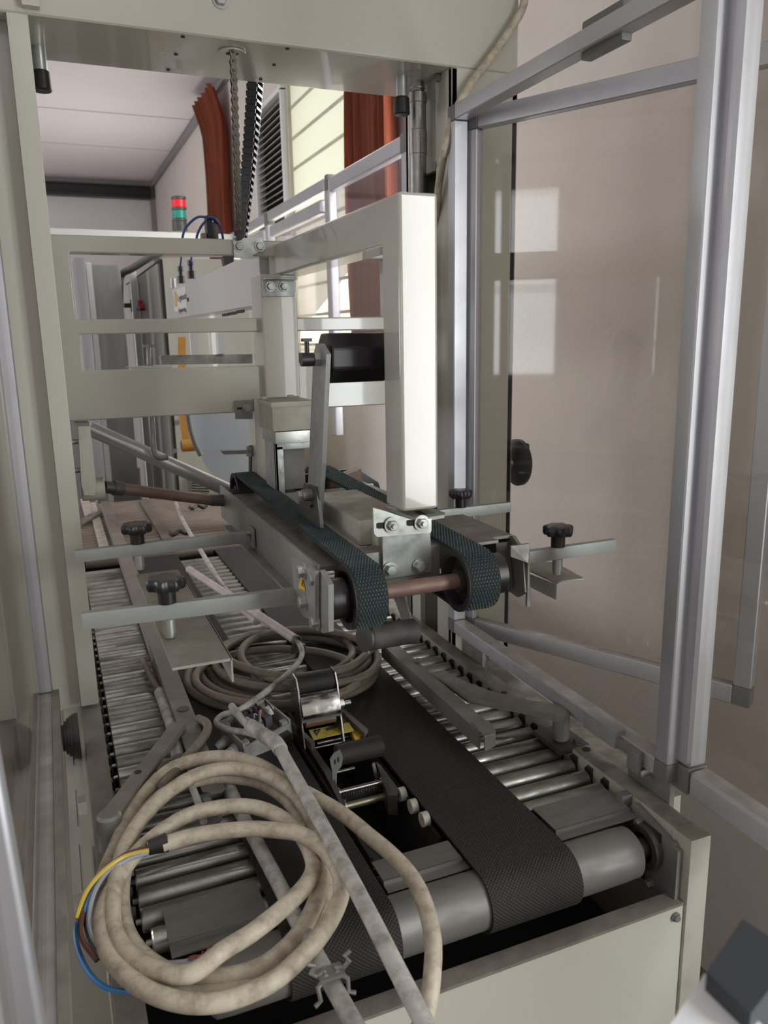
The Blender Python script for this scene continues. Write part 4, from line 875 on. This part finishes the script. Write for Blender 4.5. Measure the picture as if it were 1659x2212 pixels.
tag_tube('cable_stub', path([(310, 1425, .770), (322, 1455, .770), (340, 1485, .772), (352, 1500, .774)], None), .0052, cabledirty, 'thin bent brown cable end on the left rollers', 'cable')
tag_tube('bent_cable', path([(428, 1552, .80), (446, 1562, .802), (447, 1580, .802), (425, 1612, .80), (395, 1645, .80), (350, 1700, .80)], None), .0062, cabledirty, 'bent brown cable dropping off the left guide rail end', 'cable')
tag_tube('thin_rod', path([(415, 1700, .795), (430, 1740, .792), (440, 1775, .79)], None), .0045, tubem, 'short pale rod under the flared end of the left guide', 'rod')
b = B(); c = at(457, 1770, z=.775); cyl(b, c, c+V((.0, .0, .002)), .013, seg=28); tube(b, [c+V((0, 0, .001)), c+V((-.002, .03, .006))], .009, 10); tag(obj('spoon_end', b, galvd), 'small rounded metal tongue below the flared guide end', 'metal tongue')

# open junction box with wires
jb = thing('junction_box', 'open grimy grey plastic junction box full of black wires and terminals', 'junction box', at(550, 1600, z=.755))
J = at(556, 1598, z=.757); M = Matrix.Translation(J+V((0, .0, 0))) @ Matrix.Rotation(.28, 4, 'Z') @ Matrix.Rotation(-.15, 4, 'Y') @ Matrix.Rotation(.1, 4, 'X')
b = B(); hx, hy, hz, t = .041, .036, .036, .003
for q in ((-hx, hx, -hy, hy, 0, t), (-hx, -hx+t, -hy, hy, 0, hz), (hx-t, hx, -hy, hy, 0, hz), (-hx, hx, -hy, -hy+t, 0, hz*.8), (-hx, hx, hy-t, hy, 0, hz)): bx(b, *q, .0008, M=M)
for sx in (-1, 1):
    for sy in (-1, 1): bx(b, sx*(hx-.008)-.005, sx*(hx-.008)+.005, sy*(hy-.008)-.005, sy*(hy-.008)+.005, t, hz*.9, .001, M=M)
obj('box_shell', b, boxgrey, jb)
b = B(); random.seed(4)
for i in range(3): bx(b, -.02+.016*i, -.008+.016*i, -.012, .014, .02, .038, .001, M=M)
obj('terminal_block', b, mat('grey_terminal', (.10, .10, .105), .5), jb)
b = B(); bx(b, .022, .032, -.006, .004, .034, .046, .001, M=M); obj('white_connector', b, white, jb)
b = B(); bx(b, .006, .034, -.048, -.034, .004, .020, .001, M=M)
for i in range(5): bx(b, .008+.0055*i, .0115+.0055*i, -.050, -.048, .008, .012, M=M)
obj('black_terminal_strip', b, black, jb)
b = B(); bx(b, .010, .016, .0, .006, .036, .044, M=M); obj('red_terminal', b, redbutton, jb)
for i in range(13):
    b = B(); a = V((random.uniform(-.03, .03), random.uniform(-.02, .02), .03)); c = V((random.uniform(-.03, .03), random.uniform(-.025, .025), .028))
    mid = (a+c)/2+V((random.uniform(-.01, .01), random.uniform(-.008, .008), random.uniform(.018, .034)))
    tube(b, spline([M @ a, M @ (a*.6+mid*.4+V((0, 0, .01))), M @ mid, M @ (c*.6+mid*.4+V((0, 0, .008))), M @ c], 6), .0011, 6); obj('wire', b, black if i % 4 else wirecols['grey'], jb)
for k in (0, 1):
    b = B(); p0 = M @ V((-hx, .012-.026*k, .016)); dd = M.to_3x3() @ V((-1, -.1, -.1))
    lathe(b, p0, dd, [(0, .009), (.006, .010), (.007, .0085), (.016, .008), (.022, .006)], 18); obj('cable_gland', b, boxgrey, jb)
b = B(); g = M @ V((-hx-.02, -.014, .014)); tube(b, spline([g, g+V((-.012, -.004, -.002)), g+V((-.02, -.03, -.006)), g+V((-.02, -.06, -.01))], 8), .0045, 10); obj('cable_tail', b, tubem, jb)

# little curled cut-offs on the far rollers
for i, (pxx, pyy, z, lb) in enumerate(((427, 1097, .757, 'black and white curled clip on the far dusty rollers, near the pulley'), (388, 1153, .765, 'black hooked clip scrap behind the farther left guide bar'))):
    b = B(); c = at(pxx, pyy, z=z)
    tube(b, spline([c+V((-.03, 0, .006)), c+V((-.02, -.01, .0)), c+V((0, 0, .008)), c+V((.018, -.01, .0)), c+V((.032, 0, .006))], 6), .006, 8); tag(obj('clip_scrap', b, black), lb, 'clip')

# ============================================================ LEVER, TUBE AND SHAFT AT THE REAR LEFT
lv = thing('lift_lever', 'dusty cream lever arm with round hub, holding the jointed brown shaft', 'lever', at(200, 1060, y=1.36))
b = B(); prism(b, [at(*p, y=1.335) for p in ((168, 915), (194, 915), (208, 1048), (205, 1070), (182, 1070), (176, 1048))], (0, .03, 0)); obj('lever_arm', b, creamd, lv)
b = B(); prism(b, [at(*p, y=1.334) for p in ((162, 914), (192, 913), (194, 920), (164, 921))], (0, .034, 0)); obj('dust_cap', b, brownmetal, lv)
b = B(); p = at(176, 1058, y=1.36); p2 = at(226, 1054, y=1.36); cyl(b, p, p2, .0185, seg=32, bev=.001); obj('hub', b, creamd, lv)
b = B(); s0 = at(226, 1052, y=1.37); s1 = at(266, 1056, y=1.38); s2 = at(455, 1080, y=1.41); s3 = at(487, 1081, y=1.412)
tube(b, [s0, s0.lerp(s1, .5), s1], .0105, 18); cyl(b, s0.lerp(s1, .45), s0.lerp(s1, .95), .0125); obj('universal_joint', b, darksteel, lv)
b = B(); tube(b, [s2, s2.lerp(s3, .4), s3], .011, 18); obj('universal_joint', b, darksteel, lv)
b = B(); cyl(b, s1, s2, .0098, .0098, seg=28); obj('jointed_shaft', b, shaftm, lv)
for yy in (955, 1017):
    b = B(); p = at(152, yy, y=1.35); cyl(b, p, p+V((.016, 0, 0)), .004); obj('guide_pin', b, galv, lv)
b = B(); u0 = at(192, 925, y=1.50); u1 = at(492, 1058, y=1.50); cyl(b, u0, u1, .0135, seg=36)
tb2 = thing('diagonal_tube', 'thick dusty metal tube sloping down to the rear belt pulley, hooked rod touching it', 'tube', (u0+u1)/2)
obj('tube', b, mat('aluminium_tube_dusty', (.50, .50, .51), .35, .7, dust=1., dustcol=(.19, .155, .13)), tb2)
b = B(); tube(b, spline([at(327, 890, y=1.47), at(330, 940, y=1.47), at(333, 975, y=1.47), at(342, 988, y=1.47), at(360, 988, y=1.48)], 8), .0052, 14); obj('hook_rod', b, galvd, tb2)
# threaded adjusters
ad = thing('threaded_adjuster', 'vertical threaded rod with nuts and thin pointer blade behind the rear belt pulley', 'adjuster', at(541, 1030, y=1.44))
b = B(); p = at(541, 1035, y=1.44); p2 = at(541, 962, y=1.44); cyl(b, p, p2, .0035, seg=14); obj('threaded_rod', b, darksteel, ad)
b = B(); lathe(b, at(541, 985, y=1.44), (0, 0, 1), [(0, .008), (.007, .008)], 6); obj('nut', b, galvd, ad, angle=20)
b = B(); lathe(b, at(541, 971, y=1.44), (0, 0, 1), [(0, .008), (.006, .008)], 6); obj('nut', b, galvd, ad, angle=20)
b = B(); prism(b, [at(*p, y=1.435) for p in ((478, 974), (552, 972), (552, 980), (484, 982))], (0, .015, 0)); obj('pointer_blade', b, galvd, ad, smooth=False)

# ============================================================ SAFETY GUARDS
def bar(bm, P0, P1, w, h, up=(0, 0, 1), bev=.004):      # rectangular bar, w sideways, h along "up"
    P0 = V(P0); P1 = V(P1); d = (P1-P0); L = d.length; d.normalize(); s = d.cross(V(up)).normalized(); u = s.cross(d)
    M = Matrix((( s.x, d.x, u.x, P0.x), (s.y, d.y, u.y, P0.y), (s.z, d.z, u.z, P0.z), (0, 0, 0, 1)))
    bx(bm, -w/2, w/2, 0, L, -h/2, h/2, bev, 3, M=M)
def guard(name, label, cat, A, Bp, z0, z1, w=.022, d=.020, pane=glass, rw=None, dust=True, shape=.004, base=None):
    """rectangular aluminium frame from plan point A to plan point Bp with a clear pane"""
    A = V((A[0], A[1], 0)); Bp = V((Bp[0], Bp[1], 0)); dr = (Bp-A).normalized(); t = thing(name, label, cat, (A+Bp)/2+V((0, 0, z0))); rw = rw or w
    up = V((0, 0, 1)); nrm = dr.cross(up)
    for P in (A+dr*w/2, Bp-dr*w/2):
        b = B(); bar(b, P+up*(z0+rw), P+up*(z1-rw), d, w, up=dr, bev=shape); obj('stile', b, alu, t)
        for z in (z0, z1-rw):
            b = B(); bar(b, P+up*z, P+up*(z+rw), d, w, up=dr, bev=.0015); obj('corner_block', b, corner_grey, t)
    b = B(); bar(b, A+dr*w+up*(z0+rw/2), Bp-dr*w+up*(z0+rw/2), d, rw, bev=shape); obj('bottom_rail', b, alud if dust else alu, t)
    b = B(); bar(b, A+dr*w+up*(z1-rw/2), Bp-dr*w+up*(z1-rw/2), d, rw, bev=shape); obj('top_rail', b, alu, t)
    b = B(); M0 = A+dr*(w-.004)+up*(z0+rw-.004); prism(b, [M0-nrm*.0015, A+dr*(w-.004)+up*(z1-rw+.004)-nrm*.0015, Bp-dr*(w-.004)+up*(z1-rw+.004)-nrm*.0015, Bp-dr*(w-.004)+up*(z0+rw-.004)-nrm*.0015], nrm*.003)
    if pane: obj('clear_pane', b, pane, t, smooth=False)
    else: b.free()
    return t, dr, nrm
ga, dr, nr = guard('safety_guard', 'fixed paneless aluminium frame on the right, between the portal column and nearest door', 'guard', (.672, 1.285), (.672, .690), .798, 1.722, w=.024, d=.026, pane=None, rw=.024)
b = B(); bx(b, .668, .684, .85, .93, 1.69, 1.735, .003); p = at(1400, 30, x=.66); obj('interlock_switch', b, corner_grey, ga)
b = B(); q0 = at(1266, 1545, x=.655); q1 = at(1335, 1590, x=.655); bx(b, .650, .668, q1.y, q0.y, .803, .828, .002); obj('interlock_switch', b, mat('grey_switch_body', (.25, .25, .24), .5, dirt=(.2, .17, .14), dscale=30), ga)
b = B(); bx(b, .653, .660, q1.y-.045, q1.y, .806, .820, .001); bx(b, .650, .655, q1.y-.048, q1.y-.025, .790, .82, .001); obj('actuator_tongue', b, galvd, ga)
b = B(); p = V((.66, q1.y-.04, .786)); cyl(b, p, p+V((.012, -.004, .006)), .006, seg=20); obj('wing_nut', b, zinc, ga)
b = B(); p = at(1055, 1410, x=.672); cyl(b, p+V((0, 0, .012)), p+V((0, 0, -.006)), .006, seg=14); cyl(b, p, p+V((-.012, -.01, -.028)), .0022, seg=10); obj('limit_switch', b, corner_grey, ga)
b = B(); bx(b, .662, .70, .70, .78, .735, .7385, .001); bx(b, .676, .684, .70, .78, .735, .80, .001); obj('mounting_foot', b, galvd, ga)
b = B(); bx(b, .662, .70, 1.18, 1.26, .735, .7385, .001); bx(b, .676, .684, 1.18, 1.26, .735, .80, .001); obj('mounting_foot', b, galvd, ga)
gb, dr, nr = guard('guard_door', 'clear-paned aluminium guard door swung outward to the right wall, behind the fixed frame', 'door', (.694, 1.280), (.932, .812), .792, 1.716, w=.026, d=.020, rw=.030)
b = B(); bar(b, (.690, 1.279, .80), (.690, 1.279, 1.70), .014, .014, up=(1, 0, 0)); obj('hinge_stile', b, alu, gb)
for pz in (1.655, 1.59):
    b = B(); p = V((.699, 1.267, pz)); cyl(b, p, p+V((-.002, -.003, 0)), .0035, seg=14); obj('rivet', b, darksteel, gb)
gc, dr, nr = guard('guard_door', 'nearest right-hand aluminium guard door with broad rounded stile and dusty bottom rail', 'door', (.690, .716), (.678, .12), .790, 1.76, w=.046, d=.030, rw=.034, shape=.010)
b = B(); bar(b, (.6725, .700, .80), (.6725, .700, 1.76), .002, .002); obj('seal_strip', b, dark, gc)
# left side guard
pl = at(125, 1478, y=1.28); pl2 = at(104, 1478, y=1.28)
gd, dr, nr = guard('safety_guard', 'left aluminium guard frame with clear pane and long dusty brown bottom rail', 'guard', (-.056, 1.29), (-.056, .30), pl.z-.028, 1.80, w=.024, d=.022, rw=.022)
b = B(); bx(b, -.046, -.036, .30, 1.27, pl.z-.026, pl.z-.004, .001); obj('lower_sill', b, brownmetal, gd)
b = B(); bx(b, -.078, -.067, .30, 1.27, pl.z-.026, pl.z-.008, .001); obj('lower_sill', b, brownmetal, gd)
# near left stile
n0 = at(132, 2212, y=.44); n1 = at(22, 1500, y=.44); n2 = at(29, 2212, y=.44)
st = thing('safety_post', 'broad blue-grey aluminium stile at the lower left corner, closest to the camera', 'guard', (n0.x-.01, .44, n0.z))
b = B(); xl = n2.x; prism(b, [(n0.x, .44, .62), (n1.x-.014, .44, n1.z+.12), (n1.x-.060, .44, n1.z+.12), (n2.x, .44, .62)], (0, .02, 0)); o = obj('stile', b, alu, st); bv = o.modifiers.new('bevel', 'BEVEL'); bv.width = .004; bv.segments = 3
b = B(); bx(b, n2.x, n0.x, .44, .46, 0, .62, .002); obj('stile_base', b, alu, st)

# ============================================================ SMALLER THINGS AROUND THE PORTAL
b = B(); tube(b, spline([at(24, 1930, y=.62), at(12, 1990, y=.62), at(6, 2080, y=.62), at(8, 2180, y=.62), at(-6, 2290, y=.62)], 8), .0075, 14)
tag(obj('hose_loop', b, cablem), 'short bend of beige hose showing behind the blue-grey stile, lower left', 'hose')
b = B(); tube(b, spline([at(1133, -60, y=1.285), at(1131, 10, y=1.285), at(1100, 68, y=1.285), at(1060, 125, y=1.285), at(1015, 185, y=1.283), at(980, 250, y=1.28), at(962, 320, y=1.285), at(950, 385, y=1.32), at(944, 440, y=1.34), at(938, 520, y=1.38)], 8), .0068, 14)
tag(obj('hanging_cable', b, cablem), 'single beige cable draped down the front of the portal column from above', 'cable')
hw = thing('handwheel', 'black handwheel with crank handle on the far side of the right column', 'handwheel', at(1105, 1000, x=.815))
c = at(1103, 1000, x=.815); b = B(); lathe(b, c, (1, 0, 0), [(0, .012), (.006, .040), (.012, .046), (.020, .046), (.024, .040), (.026, .010)], 40); obj('wheel', b, black, hw)
b = B(); h = at(1118, 966, x=.845); lathe(b, V((.835, h.y, h.z)), (1, 0, 0), [(0, .005), (.006, .006), (.028, .0075), (.034, .006)], 20); obj('crank_handle', b, black, hw)
b = B(); cyl(b, (.803, c.y, c.z), (.816, c.y, c.z), .01); obj('wheel_shaft', b, galv, hw)
# blurred object at the lower right corner
nb = thing('control_pedestal', 'out-of-focus pale pedestal with a dark grey block at the lower right corner', 'pedestal', (.36, .17, 0))
za = 1.06
b = B(); prism(b, [at(*p, z=za) for p in ((1430, 2240), (1522, 2102), (1645, 2212), (1700, 2300), (1480, 2400))], (0, 0, -.05)); obj('white_cover', b, white, nb)
b = B(); prism(b, [at(*p, z=za+.01) for p in ((1604, 1985), (1526, 2098), (1622, 2190), (1720, 2060))], (0, 0, -.03)); obj('dark_block', b, darkframe, nb)
b = B(); q = at(1600, 2300, z=za); bx(b, q.x-.02, q.x+.05, q.y-.09, q.y-.03, 0, za-.05, .004); obj('pedestal_post', b, white, nb)

# ============================================================ BACKGROUND MACHINES
# guard fence beyond, along the right
XF = .95
fc = thing('guard_fence', 'aluminium guard fence of a second machine behind, in front of the curtains and window', 'fence', (XF, 3.0, 0))
b = B(); bar(b, (XF, 2.10, 1.855), (XF, 2.70, 1.855), .03, .045, bev=.010); obj('top_rail', b, alu, fc)
b = B(); bar(b, (XF, 2.76, 1.865), (XF, 4.6, 1.865), .03, .04, bev=.006); obj('top_rail', b, alu, fc)
b = B(); bar(b, (XF, 2.80, 1.800), (XF, 3.50, 1.800), .03, .045, bev=.010); obj('middle_rail', b, alu, fc)
b = B(); bar(b, (XF, 3.60, 1.800), (XF, 4.4, 1.800), .03, .045, bev=.010); obj('middle_rail', b, alu, fc)
for y in (2.075, 2.73, 3.55, 4.5):
    b = B(); bar(b, (XF, y, 1.0 if y == 2.73 else .02), (XF, y, 1.875), .030, .05, up=(0, 1, 0), bev=.008); obj('fence_post', b, alu, fc)
    if y != 2.73:
        b = B(); bx(b, XF-.017, XF+.017, y-.026, y+.026, 1.83, 1.88, .002); obj('corner_block', b, corner_grey, fc)
b = B(); bx(b, XF-.017, XF+.017, 2.71, 2.74, 1.84, 1.89, .002); obj('corner_block', b, corner_grey, fc)
b = B(); bx(b, XF+.005, XF+.009, 2.10, 2.71, 1.3, 1.84); obj('clear_pane', b, glassb, fc, smooth=False)
b = B(); bx(b, XF+.005, XF+.009, 2.76, 3.53, 1.3, 1.80); obj('clear_pane', b, glassb, fc, smooth=False)

# white top cover with the signal tower and pneumatic valve
wt = thing('machine_cover', 'long white cover of the machine behind, seen just above the head frame', 'machine cover', (.5, 4.3, 0))
zt = at(300, 500, y=4.2).z
b = B(); p0 = at(96, 492, y=4.2); p1 = at(520, 506, y=4.2); prism(b, [p0, at(96, 520, y=4.2), at(525, 529, y=4.2), at(525, 507, y=4.2)], (0, .25, 0)); obj('cover_top', b, white, wt)
for pxx in (120, 505):
    b = B(); p = at(pxx, 520, y=4.3); bx(b, p.x-.03, p.x+.03, 4.3, 4.36, 0, p.z); obj('cover_leg', b, alu, wt)
tw = thing('signal_tower', 'signal lamp stack with red and green lenses standing on the white machine cover', 'signal lamp', at(389, 500, y=4.3))
def tw_seg(y0, y1, m, nm, r=None):
    b = B(); p0 = at(389-(500-y0)*.04, y0, y=4.3); p1 = at(389-(500-y1)*.04, y1, y=4.3); cyl(b, V((p1.x, 4.3, p1.z)), V((p1.x, 4.3, p0.z)), r or .034, seg=32, bev=.002); return obj(nm, b, m, tw)
dg = mat('dark_grey_ring', (.07, .07, .068), .4)
tw_seg(425, 432, dg, 'tower_cap', .0365); tw_seg(432, 449, red, 'red_lens', .0345); tw_seg(449, 455, dg, 'tower_ring', .037); tw_seg(455, 473, green, 'green_lens', .0345); tw_seg(473, 479, dg, 'tower_ring', .037); tw_seg(479, 500, dg, 'tower_base', .0365)
# valve with blue hoses on the top bar
vl = thing('solenoid_valve', 'black solenoid valve with blue air hoses behind the top bar of the head frame', 'valve', at(455, 512, y=1.50))
b = B(); p = at(455, 490, y=1.50); bx(b, p.x-.009, p.x+.011, 1.488, 1.512, p.z-.022, p.z+.018, .002); obj('valve_coil', b, black, vl)
b = B(); bx(b, p.x-.024, p.x+.016, 1.480, 1.520, p.z-.038, p.z-.022, .001); bx(b, p.x-.018, p.x-.010, 1.49, 1.51, p.z-.022, p.z-.012); obj('valve_block', b, galvd, vl)
b = B(); cyl(b, V((p.x+.002, 1.488, p.z+.008)), V((p.x+.002, 1.486, p.z+.008)), .002, seg=10); obj('valve_screw', b, zinc, vl)
for k, pts in enumerate((((394, 545, 1.50), (394, 515, 1.50), (403, 490, 1.50), (425, 470, 1.49), (445, 469, 1.485)), ((424, 545, 1.50), (425, 512, 1.50), (434, 490, 1.49), (446, 476, 1.485)), ((447, 471, 1.485), (462, 471, 1.48), (476, 490, 1.49), (482, 516, 1.50)))):
    b = B(); tube(b, spline([at(q[0], q[1], y=q[2]) for q in pts], 8), .0022, 8); obj('air_hose', b, bluehose, vl)
# receding box beam with label, fittings and hoses
XBm = .372
bb = thing('tape_head_beam', 'long light grey box beam with a supplier label, running away behind the head frame', 'beam', at(450, 690, x=XBm))
b = B(); p0 = at(545, 553, x=XBm); p1 = at(362, 628, x=XBm); p3 = at(370, 690, x=XBm); yb0 = 1.476
prism(b, [(XBm, yb0, p1.z), (XBm, p1.y, p1.z), (XBm, p1.y, p3.z), (XBm, yb0, p3.z-.004)], (.05, 0, 0)); o = obj('beam_body', b, mat('light_grey_paint', (.52, .515, .49), .3, coat=.3), bb); bv = o.modifiers.new('bevel', 'BEVEL'); bv.width = .002; bv.segments = 2
b = B(); prism(b, [at(*q, x=XBm) for q in ((374, 628), (401, 618), (405, 668), (378, 674))], (-.001, 0, 0)); lab = obj('supplier_label', b, labelw, bb, smooth=False)
b = B(); prism(b, [at(*q, x=XBm-.0012) for q in ((376, 630), (381, 628), (383, 662), (378, 663))], (-.0006, 0, 0)); obj('gold_bar', b, labelgold, lab, smooth=False)
for i, (txt, sz, zz) in enumerate((('Logimatic', .0175, -.004), ('Engineering', .0122, -.036))):
    c = bpy.data.curves.new('label_text', 'FONT'); c.body = txt; c.size = sz*1.55; c.extrude = .0004; c.align_x = 'LEFT'
    to = bpy.data.objects.new('label_text', c); me = bpy.data.meshes.new_from_object(to); bpy.data.objects.remove(to)
    q = at(384, 648, x=XBm-.0015); Mx = Matrix(((0, 0, -1, q.x), (-1, 0, 0, q.y), (0, 1, 0, q.z+zz), (0, 0, 0, 1)))
    me.transform(Matrix.Diagonal((1.55, 1.0, 1, 1))); me.transform(Mx); me.materials.append(labelink); to = bpy.data.objects.new('label_text', me); COL.objects.link(to); finish(to, lab)
b = B(); p = at(407, 647, x=XBm); cyl(b, p, p+V((-.003, 0, 0)), .006, seg=6); obj('slotted_knob', b, black, bb)
for q in ((519, 673), (503, 677), (487, 680)):
    b = B(); p = at(*q, x=XBm); bx(b, p.x-.0006, p.x+.001, p.y-.035, p.y+.035, p.z-.003, p.z+.003); obj('slot', b, dark, bb)
b = B(); p = at(375, 623, x=.392); cyl(b, p, p+V((0, 0, .03)), .009, seg=20); obj('stud', b, galv, bb)
for q, yy in (((392, 612), 585), ((414, 602), 580)):
    b = B(); p = at(q[0], q[1], x=.395); lathe(b, p, (0, 0, 1), [(0, .012), (.02, .012), (.022, .007), (.035, .007), (.036, .0095), (.048, .0095), (.05, .005)], 16); obj('hose_fitting', b, black, bb)
    b = B(); tube(b, [p+V((0, 0, .05)), at(q[0]-1, 565, x=.395), at(q[0]+1, 535, x=.395)], .003, 8); obj('air_hose', b, bluehose, bb)
# bright horizontal rail further back
b = B(); p = at(322, 796, y=1.62); p2 = at(321, 750, y=1.62); cyl(b, p, p2, .0042, seg=14); lathe(b, p2, (0, 0, 1), [(0, .012), (.005, .012)], 6); lathe(b, p, (0, 0, 1), [(0, .012), (.007, .010)], 6); obj('adjusting_bolt', b, galvd, bb, angle=20)
b = B(); prism(b, [at(*p, y=1.60) for p in ((274, 793), (372, 788), (372, 794), (290, 797))], (0, .04, 0)); obj('thin_plate', b, zinc, bb, smooth=False)
b = B(); yy = 2.0; prism(b, [at(*q, y=yy) for q in ((347, 768), (545, 765), (545, 785), (349, 788))], (0, .03, 0)); hb = bb; obj('cross_bar', b, galvd, hb)
for pxx in (420, 479):
    b = B(); p = at(pxx, 767, y=yy+.01); bx(b, p.x-.008, p.x+.008, yy+.005, yy+.018, p.z, 1.40); obj('hanger_strip', b, white, hb)
b = B(); prism(b, [at(*q, y=yy-.004) for q in ((470, 770), (480, 770), (482, 764), (468, 765))], (0, .002, 0)); obj('clip', b, darksteel, hb)
b = B(); p = at(672, 790, y=1.98); prism(b, [at(*q, y=1.98) for q in ((641, 762), (656, 762), (657, 784), (641, 785))], (0, .03, 0)); obj('bar_end', b, galvd, hb)
b = B(); q0 = at(672, 785, y=1.7); q1 = at(671, 745, y=1.7)
# control cabinet
cab = thing('control_cabinet', 'tall cream control cabinet with side switch, red buttons and a small grille', 'cabinet', (.6, 3.8, 0))
xc0 = at(346, 560, y=3.2).x; xc1 = at(460, 560, y=3.2).x; zc = at(400, 558, y=3.2).z
b = B(); bx(b, xc0+.008, xc1+.25, 3.2, 4.6, .06, zc-.0, .004); obj('cabinet_body', b, cream, cab)
b = B(); bx(b, xc0-.012, xc0, 3.215, 4.6, .06, zc-.02, .004); sd = obj('cabinet_door', b, mat('greyish_cream', (.33, .325, .29), .4), cab)
b = B(); bx(b, xc0-.001, xc0+.009, 3.203, 4.6, .06, zc-.005); obj('door_seam', b, dark, cab)
b = B(); p = at(296, 660, x=xc0-.012); cyl(b, p, p+V((-.03, 0, 0)), .028, seg=24); bx(b, p.x-.06, p.x-.03, p.y-.03, p.y+.03, p.z-.010, p.z+.010, .003); obj('rotary_switch', b, black, sd)
for q, mm in (((308, 655), redbutton), ((312, 664), redbutton), ((305, 664), labelw)):
    b = B(); p = at(*q, x=xc0-.012); cyl(b, p, p+V((-.02, 0, 0)), .014, seg=20); obj('push_button', b, mm, sd)
b = B(); tube(b, spline([at(259, 690, y=3.9), at(259, 620, y=3.9), at(264, 592, y=3.9), at(285, 580, y=3.8), at(330, 552, y=3.5), at(350, 545, y=3.4)], 8), .016, 12); obj('rounded_frame', b, corner_grey, cab)
b = B(); g = [(408, 1030), (456, 1033), (458, 1072), (410, 1070)]; prism(b, [at(*q, y=3.195) for q in g], (0, -.01, 0)); gg = obj('grille_frame', b, mat('grille_olive', (.42, .40, .28), .5), cab)
for i in range(6):
    b = B(); z = 1037+i*5.4; prism(b, [at(*q, y=3.184) for q in ((414, z), (452, z+1.5), (452, z+4), (414, z+2.5))], (0, -.002, 0)); obj('grille_slot', b, dark, gg, smooth=False)
b = B(); prism(b, [at(*q, y=3.185) for q in ((404, 1028), (410, 1028), (412, 1072), (407, 1072))], (0, -.02, 0)); obj('grille_shade', b, corner_grey, gg)
for q in ((383, 912), (376, 974)):
    b = B(); p = at(*q, y=3.198); cyl(b, p, p+V((0, -.004, 0)), .010, seg=14); obj('door_pin', b, galvd, cab)
# galvanised ducts / posts left of it
for (xa, xb, ya_, m_, lb, dpt, wdt) in ((197, 258, 3.6, stainless, 'grey brushed steel panel cabinet standing left of the cream control cabinet', .3, 0), (160, 183, 3.3, stainless, 'bright steel panel edge at the far left, next to the portal column', .25, 0)):
    b = B(); p0 = at(xa, 560, y=ya_); p1 = at(xb, 560, y=ya_); bx(b, p0.x, p1.x, ya_, ya_+dpt, 0, 1.66, .004); tag(obj('steel_panel', b, m_), lb, 'panel')
for (xa, xb, ya_, lb) in ((184, 196, 3.5, 'white vertical post between the two steel panels'), (278, 292, 3.9, 'white vertical post between the steel panel and the control cabinet')):
    b = B(); p0 = at(xa, 560, y=ya_); p1 = at(xb, 560, y=ya_); bx(b, p0.x, p1.x, ya_, ya_+.04, 0, 1.66, .004); tag(obj('white_post', b, white), lb, 'post')
# chute sheet, grouped with a separate orange stand
ch = thing('chute_sheet', 'pale bluish galvanised sheet hopper with curved rim and orange-yellow tube arm', 'hopper', at(500, 1090, y=2.45))
b = B(); prism(b, [at(*q, y=2.75) for q in ((387, 728), (401, 728), (402, 905), (412, 960), (398, 960), (389, 900))], (0, .03, 0)); obj('orange_upright', b, orange, ch)
b = B(); p = at(392, 963, y=2.72); cyl(b, p, p+V((.12, 0, 0)), .021, seg=28); obj('tube_end', b, orange, ch)
b = B(); cyl(b, p+V((-.001, 0, 0)), p+V((.002, 0, 0)), .016, seg=24); obj('tube_bore', b, mat('dark_orange', (.10, .045, .01), .7), ch)
b = B(); prism(b, [at(*q, y=2.45) for q in ((411, 880), (570, 880), (572, 1040), (600, 1100), (540, 1085), (500, 1062), (478, 1052), (440, 1000), (421, 950))], (.02, .10, 0)); obj('sheet', b, mat('galvanised_sheet', (.52, .56, .60), .35, .55, dirt=(.42, .48, .44), dscale=8, dmix=.5), ch, smooth=False)
b = B(); tube(b, spline([at(404, 880, y=2.44), at(410, 920, y=2.44), at(420, 955, y=2.44), at(434, 984, y=2.44)], 8), .008, 10); obj('curved_rim', b, corner_grey, ch)
b = B(); bx(b, .50, .54, 2.47, 2.51, .751, .93); obj('support_leg', b, galvd, ch)
# wooden board at the far left of the roller table
b = B(); prism(b, [at(*q, z=.752) for q in ((174, 1082), (192, 1082), (199, 1112), (184, 1120))], (0, 0, .008)); tag(obj('pale_strip', b, pinktube), 'short pale strip on the far roller table beside the left column', 'strip')
b = B(); prism(b, [at(*q, z=.757) for q in ((176, 1125), (222, 1103), (224, 1108), (178, 1136))], (0, 0, .006)); tag(obj('cross_strut', b, galvd), 'small grey diagonal strut on the far roller table', 'strut')
